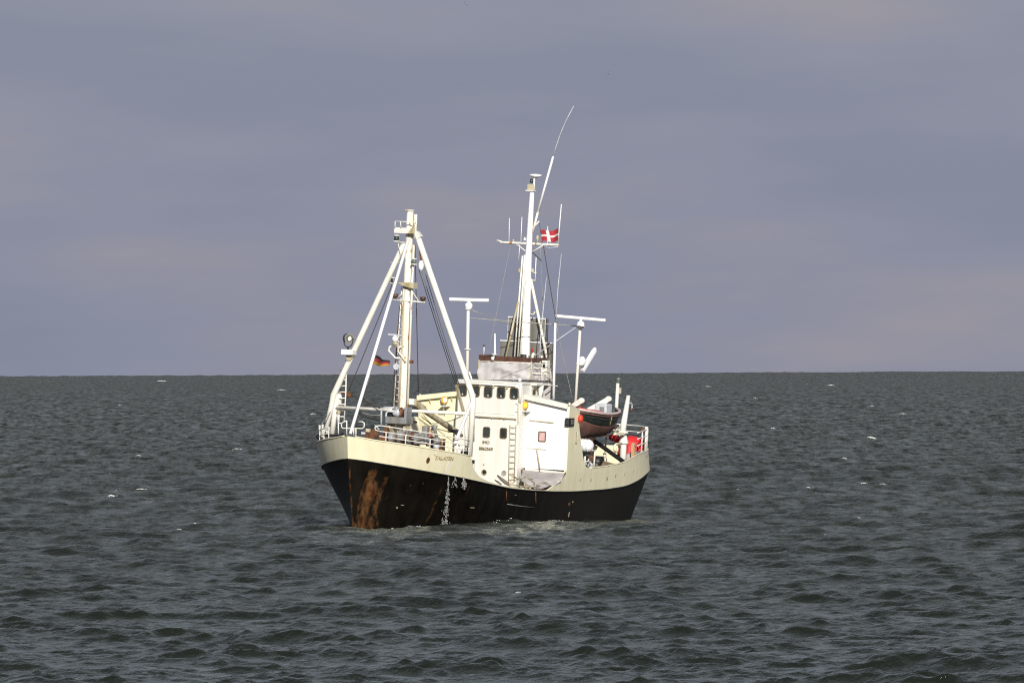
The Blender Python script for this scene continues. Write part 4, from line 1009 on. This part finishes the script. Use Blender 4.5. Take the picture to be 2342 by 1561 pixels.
STAYS2 = [((-2.9, 0.81, 14.26), (-1.03, 2.5, 10.44), .03, ROPE, .02), ((-1.04, 2.5, 10.35), (-2.75, 2.9, 6.44), .05, LROPE, .014), ((-2.9, 0.19, 13.94), (-2.9, 0.73, 13.5), .01, ROPE, .03),
          ((-2.9, -1.02, 14.27), (-0.4, -0.86, 9.06), .06, LROPE, .010), ((-2.9, 0.64, 14.26), (-3.66, 0.8, 9.14), .05, LROPE, .012)]
for a, b, d, m, r in STAYS2: part('stay', MB().tube(sag(a, b, d, 6), r, 5), m, rg)

# ------------------------------------------------------------------ after deck
part('engine_casing', MB().box((-5.2, 0, 3.2), (7.6, 3.4, 2.6)), DIRTY_SHADED, ship)
part('boat_deck', MB().box((-4.9, 0, 4.56), (8.2, 5.2, .1)), IVORY, ship)
part('casing_door', MB().box((-4.2, 1.72, 2.9), (.8,.05,1.6)), DARK, ship)
for x in (-2.0,-8.4): part('boat_deck_post', MB().tube([(x, 2.5, 1.9), (x, 2.5, 4.52)], .05, 8), IVORY, ship)
def davit(root, elbow, head, label):
    t = node('davit', ship); t['label'] = label
    part('arm', MB().bar(root, elbow, .2, .22), IVORY, t); part('jib', MB().bar(V3(elbow), head, .18, .26), IVORY, t)
    part('sheave', MB().lathe(head, [(.13,-.12),(.16,-.08),(.16,.08),(.13,.12)], 10, 'x'), IVORY, t)
    return t
DA_H = (-6.34, 3.4, 6.51); DF_H = (-2.72, 3.4, 6.44)
davit((DA_H[0]-.05, 2.0, 4.62), (-5.9, 2.39, 5.83), DA_H, 'after lifeboat davit with its arm swung out')
davit((DF_H[0]-.05, 2.0, 4.62), (DF_H[0], 2.6, 5.9), DF_H, 'forward lifeboat davit beside the port shelter')
def chain(a, b, parent):
    t = node('boat_fall', parent); n = 6
    for i in range(n):
        p, q = lerp(a, b, i/n), lerp(a, b, (i+1)/n)
        part('link', MB().bar(p, q, .09 if i % 2 else .05, .05 if i % 2 else .09), ROPE, t)
chain(V3(DA_H, 0, .05, -.2), V3(DA_H, 0, .05, -.75), ship); chain(V3(DF_H, 0, .05, -.2), V3(DF_H, 0, .05, -.75), ship)
# lantern post further aft
lp = part('lantern_post', MB().tube([(-15.64, 0.0, 5.07), (-15.69, -0.0, 7.11)], [.10,.09], 10), IVORY, ship)
part('lantern', MB().lathe((-15.74, -0.0, 7.25), [(.10,-.14),(.14,-.1),(.14,.06),(.15,.08),(.06,.17)], 10), GREEN, lp)
part('post_bracket', MB().box((-16.04, 0.0, 6.72), (.1,.12,.3)), DIRTY_SHADED, lp)
# after cargo crane post
cp_ = node('crane_post', ship); cp_['label'] = 'thick white crane post beside the red cover'
pb = (-8.87, 3.3, 3.19); pt = (-8.84, 3.3, 4.86)
part('pedestal', MB().tube([V3(pb, 0, 0, -.3), V3(pb, 0, 0, .6), V3(pt)], [.17,.165,.16], 14), IVORY, cp_)
part('collar', MB().lathe((-8.86, 3.3, 4.23), [(.24,-.06),(.26,0),(.22,.1),(.17,.3)], 14), IVORY, cp_)
part('collar', MB().lathe((-8.67, 3.3, 4.77), [(.3,-.05),(.32,0),(.2,.08)], 14), IVORY, cp_)
part('jib', MB().tube([(-8.67, 3.3, 4.77), (-8.79, 3.3, 5.29), (-9.22, 3.3, 6.63)], [.17,.16,.105], 12), IVORY, cp_)
part('jib_head', MB().lathe((-9.21, 3.3, 6.65), [(.11,-.03),(.11,.03)], 10), IVORY, cp_)
part('hook_arm', MB().tube([(-9.26, 3.3, 6.27), (-9.67, 3.3, 6.29), (-9.81, 3.3, 6.1), (-9.66, 3.3, 5.9)], .04, 6), PALE, cp_)
part('hook_block', MB().ball((-9.66, 3.3, 5.92), (.08,.09,.12), 8), WOOD, cp_)
part('bent_pipe', MB().tube([(-8.33, 3.4, 4.19), (-7.62, 3.4, 4.18), (-7.39, 3.4, 4.09), (-7.36, 3.4, 3.89), (-7.61, 3.4, 3.77), (-7.84, 3.4, 3.84), (-7.82, 3.4, 4.0)], .055, 8), CREAM, cp_)
part('slew_arm', MB().bar((-7.38, 3.4, 4.72), (-8.68, 3.4, 4.71), .16, .14), CREAM, cp_)
part('slew_arm', MB().tube([(-7.42, 3.4, 4.86), (-8.04, 3.4, 5.06)], .05, 6), DIRTY_SHADED, cp_)
part('black_beam', MB().bar((-5.92, 2.9, 4.32), (-8.01, 3.8, 3.22), .17, .17), DARK, ship, 'black beam sloping under the lifeboat')
part('deck_bollard', MB().tube([(-7.14, 3.0, 3.46), (-7.11, 3.0, 3.69)], .09, 10), IVORY, ship)
for i in range(5):
    q0, q1 = (-6.88, 2.6, 3.35), (-7.93, 3.4, 3.11)
    part('stacked_plank', MB().bar(V3(q0, .1*i-.2, 0, -.02-.07*i), V3(q1, .1*i-.2, 0, -.05-.05*i), .28, .06), PLANK, ship)
part('winch_drum', MB().lathe((-7.07, 2.6, 3.21), [(.32,-.3),(.32,.3)], 14, 'y'), DARK, ship)
part('bracket_plate', MB().prism([(-5.77, 2.7, 4.22), (-6.79, 2.7, 4.03), (-6.58, 2.7, 3.86), (-5.82, 2.7, 3.86)], (0,.05,0)), DIRTY_SHADED, ship)
af = node('after_stand', ship)
for a, b, r in (((-4.83, 3.4, 3.91), (-4.77, 3.4, 3.01), .05), ((-3.94, 3.4, 4.1), (-4.01, 3.4, 3.02), .05), ((-4.2, 3.4, 3.87), (-4.9, 3.4, 3.89), .04), ((-2.88, 3.5, 3.66), (-3.86, 3.5, 3.68), .035), ((-3.15, 3.5, 3.32), (-4.26, 3.5, 3.33), .035)):
    part('frame_bar', MB().tube([a, b], r, 6), IVORY, af)
for q, m in (((-3.97, 3.2, 3.46), GREY), ((-4.35, 3.2, 3.18), PALE), ((-4.84, 3.2, 3.45), RUST), ((-4.77, 3.2, 3.09), PALE)):
    part('stowed_tackle', MB().ball(q, (.2,.16,.2), 7), m, ship)
# stern guard rail
sx_ = list(np.linspace(-9.6, -15.9, 12))
sr = [(x, float(hb(x, 2))-.06, float(zt(x))-.02) for x in sx_]
sr2 = [(x, -y, z) for x, y, z in sr][::-1]
full = sr+[(-16.25, 0, float(zt(-16.2)))]+sr2
railing('stern_rail', full, (.45, .8, 1.12), range(2, len(full), 2), IVORY, ship, .03, .035)
part('rail_post', MB().tube([V3(sr[5], .1, 0, 0), V3(sr[5], .1, 0, 1.25)], .09, 8), IVORY, ship)
part('net_float', MB().ball(V3(sr[5], .3, -.1, 1.05), (.16,.16,.14), 8), RUST, ship)
part('timber_post', MB().bar((-9.48, 3.6, 3.38), (-9.49, 3.6, 4.24), .16, .14), flat('pale_timber', (.55,.34,.17), .7), ship)
for q, s in (((-11.81, 3.0, 3.51), (.7,.4,.25)), ((-10.09, 3.2, 3.4), (.4,.3,.3)), ((-12.51, 2.9, 3.63), (.4,.3,.2))):
    part('net_heap', MB().ball(q, s, 10), TARP, ship)

# ------------------------------------------------------------------ gear in the waist
WEDGE_SHADOW = flat('grey_brown_shadow', (.16,.14,.11), .8)  # dark tone for the wedge-shaped shadows in the waist
part('shadow_wedge', MB().tube([(6.71, 2.9, 2.7), (6.65, 3.1, 2.53), (6.71, 3.4, 2.35), (6.66, 3.6, 2.25)], [.04,.08,.10,.07], 8), WEDGE_SHADOW, ship)  # tapered tubes added in place of dark wedge shadows
part('shadow_wedge', MB().tube([(7.66, 3.2, 2.48), (7.73, 3.4, 2.39), (7.79, 3.6, 2.29)], [.03,.06,.05], 8), WEDGE_SHADOW, ship)
wr = node('waist_lifeline', ship)
for a, b, s_ in (((7.6, 4.0, 2.24), (5.87, 3.8, 2.65), 0), ((7.3, 3.9, 2.72), (5.31, 3.9, 2.65), .12), ((5.31, 3.9, 2.65), (3.67, 4.0, 2.15), 0), ((5.31, 3.9, 2.65), (4.5, 3.9, 2.51), 0), ((7.32, 3.9, 2.81), (5.45, 3.9, 2.34), 0), ((7.66, 4.0, 2.31), (4.18, 4.0, 2.11), .02)):
    part('rope', MB().tube(sag(a, b, s_, 5), .028, 5), DIRTY_SHADED, wr)
for q in ((7.48, 4.0, 2.17), (6.68, 4.0, 2.14), (5.71, 4.0, 2.06), (4.22, 4.0, 2.05)):
    part('stanchion', MB().tube([q, V3(q, 0, 0, .32)], .026, 6), DIRTY_SHADED, wr)
rr2 = random.Random(8)
for i in range(16):
    x = rr2.uniform(3.2, 8.6); z_ = float(zp(x))+rr2.uniform(.03,.09); l_ = rr2.uniform(.2,.5)
    part('deck_edge_lashing', MB().tube([(x, 4.0, z_), (x-l_*.5, 4.02+rr2.uniform(-.04,.04), z_+rr2.uniform(-.02,.06)), (x-l_, 4.0, float(zp(x-l_))+.04)], rr2.uniform(.02,.045), 5), rr2.choice([DIRTY_SHADED, TARP, CREAM, RUST]), wr)

# ------------------------------------------------------------------ things carried on board
def tarpaulin():
    base = (1.8, 3.2, 2.0)
    t = thing('tarpaulin', 'grey weathered tarpaulin hung below the white port bulkhead', 'tarpaulin', base)
    TL, TR = (0.9, 1.85, 2.87), (0.85, 4.18, 2.82); ML, MR = (1.9, 2.2, 2.45), (1.5, 4.26, 2.41); BL, BR = (2.4, 2.7, 1.97), (1.9, 4.05, 2.11)
    def cloth(off):
        rows = []
        for i in range(17):
            v = i/16; row = []
            for j in range(25):
                u = j/24
                p = lerp(lerp(TL, TR, u), lerp(ML, MR, u), v*2) if v < .5 else lerp(lerp(ML, MR, u), lerp(BL, BR, u), v*2-1)
                w = .22*math.sin(math.pi*v)*math.sin(math.pi*u)+.07*math.sin(7*u+9*v)*v+.05*math.sin(17*u-8*v)+.09*abs(math.sin(5*(u-v)+1))
                s = .05*math.sin(math.pi*u)*(1-v)
                row.append(V3(p, w*1.5+off, w*.4, -s+.06*math.sin(9*u)*v))
            rows.append(row)
        return rows
    part('cloth', MB().grid(cloth(0)), TARP, t)
    part('batten', MB().bar(TR, BR, .07, .07), RUST, t); part('batten', MB().bar(V3(TL, 0, -.05), V3(TL, .1, .08, -.25), .1, .1), RUST, t)
tarpaulin()

def lifeboat():
    x0, x1 = -1.9, -6.95; yc = 3.35; base = ((x0+x1)/2, yc, 4.6)
    t = thing('lifeboat', 'open dark green and brown red lifeboat hanging in its davits', 'lifeboat', base)
    ns = 26
    def sec(s):
        e = abs(2*s-1)**2.6; w = .98*(1-e)**.62 if s < .5 else .98*(1-e*.93)**.6
        sheer = .22*abs(2*s-1)**2; keel = -1.24+.62*abs(2*s-1)**3.2
        return w, sheer, keel
    def shell(f0, f1, k, out):
        for sgn in (1, -1):
            rows = []
            for i in range(k+1):
                f = f0+(f1-f0)*i/k; row = []
                for j in range(ns+1):
                    s = j/ns; w, sh, ke = sec(s)
                    z = sh+(ke-sh)*f; y = w*math.sqrt(max(0, 1-f**2.4))*(1-.06*f)
                    row.append((x0+(x1-x0)*s, yc+sgn*(y+out), 5.78+z))
                rows.append(row)
            yield rows, sgn
    m1 = MB(); m2 = MB()
    for rows, sg in shell(0, .50, 6, 0): m1.grid(rows, flip=sg > 0)
    for rows, sg in shell(.50, 1, 10, 0): m2.grid(rows, flip=sg > 0)
    hu = part('topsides', m1, BGREEN, t, 'dark green upper boat side'); bt = part('bottom', m2, BRED, t, 'brown red boat bottom')
    for o in (hu, bt):
        so = o.modifiers.new('thickness', 'SOLIDIFY'); so.thickness = .03; so.offset = -1
    for sg in (1, -1):
        pts = []; pts2 = []
        for j in range(ns+1):
            s = j/ns; w, sh, ke = sec(s); pts.append((x0+(x1-x0)*s, yc+sg*(w+.02), 5.80+sh)); pts2.append((x0+(x1-x0)*s, yc+sg*(w*.985+.02), 5.66+sh))
        part('gunwale', MB().tube(pts, .075, 7), BPINK, t); part('rubbing_band', MB().tube(pts2, .05, 6), BRED, t)
        part('grab_line', MB().tube([V3(p, 0, sg*.03, -.30-.02*math.sin(k*1.2)) for k, p in enumerate(pts[2:-2])], .012, 5), ROPE, t)
    cov = []
    for i in range(9):
        s = .02+.34*i/8; w, sh, ke = sec(s)
        cov.append([(x0+(x1-x0)*s, yc+w*math.cos(a)*1.0, 5.84+sh+.13*math.sin(a)+.02*math.sin(3*i)) for a in np.linspace(0, math.pi, 9)])
    part('cover', MB().grid(cov), ORANGE, t, 'orange red cover over the fore part of the boat')
    part('bench', MB().box((-6.2, yc, 5.66), (.5,1.3,.06)), PLANK, t); part('bench', MB().box((-5.3, yc, 5.66), (.4,1.6,.06)), PLANK, t)
    part('console', MB().box((-5.3, yc+.2, 5.98), (.8,.7,.62)), PALE, t, 'pale grey engine console', bevel=.08)
    part('console_hatch', MB().box((-4.89, yc+.3, 5.98), (.03,.24,.3)), GREY, t)
    part('buoy', MB().ball((-0.56, 4.3, 5.58), (.18,.14,.22), 10), ORANGE, t)
    part('strap', MB().tube([(-4.55, yc+1.02, 5.85), (-4.55, yc+.99, 5.5), (-4.6, yc+.90, 5.2)], .03, 5), DIRTY_SHADED, t)
lifeboat()

def life_raft():
    c = (-3.06, 3.4, 4.15)
    t = thing('life_raft_canister', 'white ribbed life raft canister in its cradle behind the port shelter', 'life raft', V3(c, 0, 0, -.4))
    prof = [(0,-.62),(.16,-.60),(.27,-.52),(.33,-.40),(.34,-.2),(.34,.2),(.33,.40),(.27,.52),(.16,.60),(0,.62)]
    part('canister', MB().lathe(c, prof, 20, 'y'), WHITE, t)
    for y in (-.36,-.18,0,.18,.36): part('rib', MB().lathe(V3(c, 0, y, 0), [(.335,-.02),(.352,0),(.335,.02)], 20, 'y'), PALE, t)
    part('cradle', MB().box(V3(c, 0, 0, -.38), (.5,.7,.12)), DARK, t); part('cradle_leg', MB().tube([V3(c, 0, .2, -.4), V3(c, 0, .2, -1.0)], .05, 8), IVORY, t); part('cradle_leg', MB().tube([V3(c, 0, -.2, -.4), V3(c, 0, -.2, -1.0)], .05, 8), IVORY, t)
life_raft()

def red_cover():
    c = (-12.73, 2.3, 3.46)
    t = thing('red_tarpaulin', 'bright red tarpaulin draped over gear on the after deck', 'tarpaulin', c)
    rows = []
    for i in range(12):
        v = i/11; row = []
        for j in range(29):
            a = 2*math.pi*j/28; r = math.sin(v*math.pi/2)**.8
            fold = 1+.07*math.sin(5*a+1)*v+.05*math.sin(9*a)*v
            row.append((c[0]+.8*r*fold*math.cos(a), c[1]+.74*r*fold*math.sin(a)-.04, c[2]-.02+1.0*(math.cos(v*math.pi/2)**.7)*(1+.08*math.cos(a))-.12*v*math.sin(3*a+.5)))
        rows.append(row)
    part('cloth', MB().grid(rows), RED, t)
    part('lashing', MB().tube([(-9.19, 3.3, 4.41), (-9.44, 3.4, 4.25), (-9.74, 3.5, 4.21)], .02, 5), flat('orange_line', (.6,.3,.2), .7), t)
    for q in ((-9.21, 2.8, 4.4), (-8.62, 2.8, 4.48)): part('bundle', MB().ball(q, (.35,.22,.2), 8), RED, t)
red_cover()

def flag_dk():
    p = [(-2.9, 0.6, 15.02), (-2.9, 1.6, 15.16), (-2.9, 1.68, 14.55), (-2.9, 0.75, 14.46)]
    t = thing('flag', 'red flag with a white cross flying beside the main mast', 'flag', p[3])
    us = [0,.08,.16,.24,.32,.37,.42,.47,.52,.6,.7,.8,.9,1]; vs_ = [0,.14,.28,.42,.5,.58,.72,.86,1]
    mb = MB(); V = []
    for v in vs_:
        for u in us:
            q = lerp(lerp(p[0], p[1], u), lerp(p[3], p[2], u), v); V.append(V3(q, .10*math.sin(6.5*u+1.2*v)*(.3+u), 0, .05*math.sin(7*u+.6)))
    n = len(us)
    for i in range(len(vs_)-1):
        for j in range(n-1):
            um, vm = (us[j]+us[j+1])/2, (vs_[i]+vs_[i+1])/2
            mb.add([V[i*n+j], V[i*n+j+1], V[(i+1)*n+j+1], V[(i+1)*n+j]], [(0,3,2,1)], 1 if (.32 < um < .47 or .42 < vm < .58) else 0, True)
    part('cloth', mb, [FLAGR, FLAGW], t)
    part('halyard', MB().tube([(-2.9, 0.53, 15.46), p[0], p[3], (-2.9, 0.74, 14.31)], .014, 5), ROPE, t)
flag_dk()
def flag_de():
    p = [(16.11, 0.0, 8.66), (14.33, 0.0, 8.35), (14.41, 0.0, 8.11), (16.44, 0.0, 8.18)]
    t = thing('flag', 'black red and gold courtesy flag behind the slim strut', 'flag', p[3])
    mb = MB(); nu, nv = 12, 9; V = []
    for i in range(nv+1):
        for j in range(nu+1):
            u, v = j/nu, i/nv; q = lerp(lerp(p[0], p[1], u), lerp(p[3], p[2], u), v); V.append(V3(q, .06*math.sin(7*u+v), .08*math.sin(7*u+v), -.10*math.sin(math.pi*u)*.5+.02*math.sin(9*u)))
    for i in range(nv):
        for j in range(nu):
            k = i*(nu+1)+j; mb.add([V[k], V[k+1], V[k+nu+2], V[k+nu+1]], [(0,3,2,1)], i*3//nv, True)
    part('cloth', mb, [FLAGK, FLAGR, FLAGY], t)
    part('halyard', MB().tube([(14.08, 0.0, 12.85), p[0], p[3], (16.97, 0.0, 7.16)], .012, 5), LROPE, t)
flag_de()

# ------------------------------------------------------------------ water falling from the overboard pipes
def discharge(name, label, pts, n, w, sz, seed):
    rd = random.Random(seed); mb = MB()
    for i in range(n):
        f = rd.random()**.9; k = f*(len(pts)-1); j = min(int(k), len(pts)-2); p = lerp(pts[j], pts[j+1], k-j)
        sp_ = w*(.16+1.0*f); a = rd.gauss(0, sp_*.5)
        c = (p[0]+a*.75, p[1]+.10+.35*f*rd.random(), p[2]+rd.uniform(-.1,.1)); s = sz*rd.uniform(.5, 1.4)
        mb.ball(c, (s*.8, s*.8, s*rd.uniform(1.2, 3.5)), 5)
    t = thing(name, label, 'water', pts[-1])
    t['kind'] = 'stuff'
    part('spray', mb, SPRAY, t)['kind'] = 'stuff'
discharge('water_discharge', 'white water pouring from the overboard pipe down the black bow', [(14.3, 3.4, 2.79), (13.84, 3.15, 2.05), (13.42, 2.89, 1.37), (12.82, 2.54, 0.46), (12.66, 2.39, 0.14)], 340, .36, .021, 3)
discharge('water_discharge', 'short trickle of water abaft the main discharge on the bow', [(13.26, 3.74, 2.69), (13.1, 3.64, 2.39), (13.02, 3.54, 2.17)], 60, .14, .024, 5)
discharge('water_discharge', 'thin oblique dribble of water beside the main discharge', [(13.8, 3.55, 2.68), (13.78, 3.45, 2.5), (13.72, 3.31, 2.23)], 30, .05, .02, 6)

# ------------------------------------------------------------------ whitecaps
def foam():
    rd = random.Random(21); mb = MB()
    spots = []
    for d, px, w in FOAM_AT: spots.append((px, d, w))
    for i in range(34):
        d = 560*math.exp(rd.random()*math.log(7)); x = d*rd.uniform(-.05, .05); spots.append((x, d, rd.choice([.05,.08,.1,.16])))
    spots2 = []
    for x, d, w in spots:
        xs = np.linspace(x-1, x+1, 9); ys = np.linspace(d-2, d+2, 17); gx, gy = np.meshgrid(xs, ys)
        dx, dy, z = waves(gx, gy); i = int(np.argmax(z)); gx0, gy0 = gx.ravel()[i], gy.ravel()[i]
        spots2.append((gx0, gy0, w))
    px_, py_, rr = [], [], []
    for x, d, w in spots2:
        k = int(10+110*w)
        for i in range(k):
            u = rd.gauss(0, w*.5); px_.append(x+u); py_.append(d-.25*abs(rd.gauss(0, w))-.3*w*math.sin(3*u/w)); rr.append(w*rd.uniform(.03, .11)+.004)
    for x, y, w in WL_FOAM:                             # wash along the ship's side
        for i in range(int(40*w)):
            px_.append(x+rd.gauss(0, w*.5)); py_.append(y+rd.gauss(0, w*.35)); rr.append(rd.uniform(.008, .026))
    dx, dy, z = waves(np.array(px_), np.array(py_))
    for x, y, zz, r in zip(np.array(px_)+dx, np.array(py_)+dy, z, rr):
        mb.ball((x, y, zz+r*.05), (r*1.7, r*1.4, r*.8), 5)
    me = mb.mesh('whitecaps', FOAM); o = bpy.data.objects.new('whitecaps', me); col.objects.link(o)
    o['kind'] = 'stuff'; o['label'] = 'small broken white foam crests scattered over the sea'
FOAM_AT = [(1236.7, 36.11, 0.55), (1319.3, 45.93, 0.3), (1252.8, -44.99, 0.35), (1150.4, -24.49, 0.4), (759.8, -25.52, 0.3), (796.3, -24.84, 0.3), (5612.3, -157.32, 1.6), (2295.9, -73.4, 0.35), (4781.1, -167.05, 1.2), (3492.3, -65.7, 0.8), (2111.6, 61.54, 0.4), (1788.5, 55.07, 0.4), (1438.9, 29.06, 0.35), (3662.2, 58.87, 0.9), (3763.3, 96.78, 0.9), (2477.4, 49.37, 0.4), (1010.2, 27.9, 0.25), (789.1, 17.63, 0.25), (797.3, 22.34, 0.25), (793.5, 24.63, 0.22), (1885.3, -30.0, 0.5), (444.6, 0.13, 0.12), (945.5, -23.12, 0.25), (1079.4, -31.88, 0.3)]
WL_FOAM = []
for x in np.linspace(17.9, 3, 34):
    for k in range(2):
        p = SM@Vector((x, float(hb(x, .02))+.12+.25*((x*7.3+k*.41) % 1), 0)); WL_FOAM.append((p.x, p.y, .55*((x*3.7+k*.57) % 1)**5))
foam()

# ------------------------------------------------------------------ gulls
def gull(loc, bank, head, label, m):
    o = bpy.data.objects.new('gull', None); col.objects.link(o); o.location = loc; o.rotation_euler = (bank, .2, head)
    o['label'] = label; o['category'] = 'bird'; o['group'] = 'gulls in the sky'; BASE[o.name] = (0,0,0)
    part('body', MB().tube([(.16,0,.0),(.11,0,.005),(.0,0,0),(-.12,0,.0),(-.2,0,.01)], [.012,.035,.05,.03,.012], 8), BIRD2, o)
    for s in (1, -1):
        V = [(.06,0,.02), (.09,s*.17,.08), (.05,s*.40,.03), (-.02,s*.36,.03), (-.04,s*.16,.07), (-.06,0,.015)]
        part('wing', MB().prism(V, (0,0,.008)), m, o)
    part('tail', MB().prism([(-.18,0,.0),(-.27,.05,.005),(-.27,-.05,.005)], (0,0,.006)), BIRD2, o)
gull((-5.4, 1500, 50.8), R(48), R(70), 'small gull near the top edge of the sky', BIRD1)
gull((11.9, 1500, 42.4), R(-50), R(120), 'small banking gull right of the long whip aerial', BIRD1)
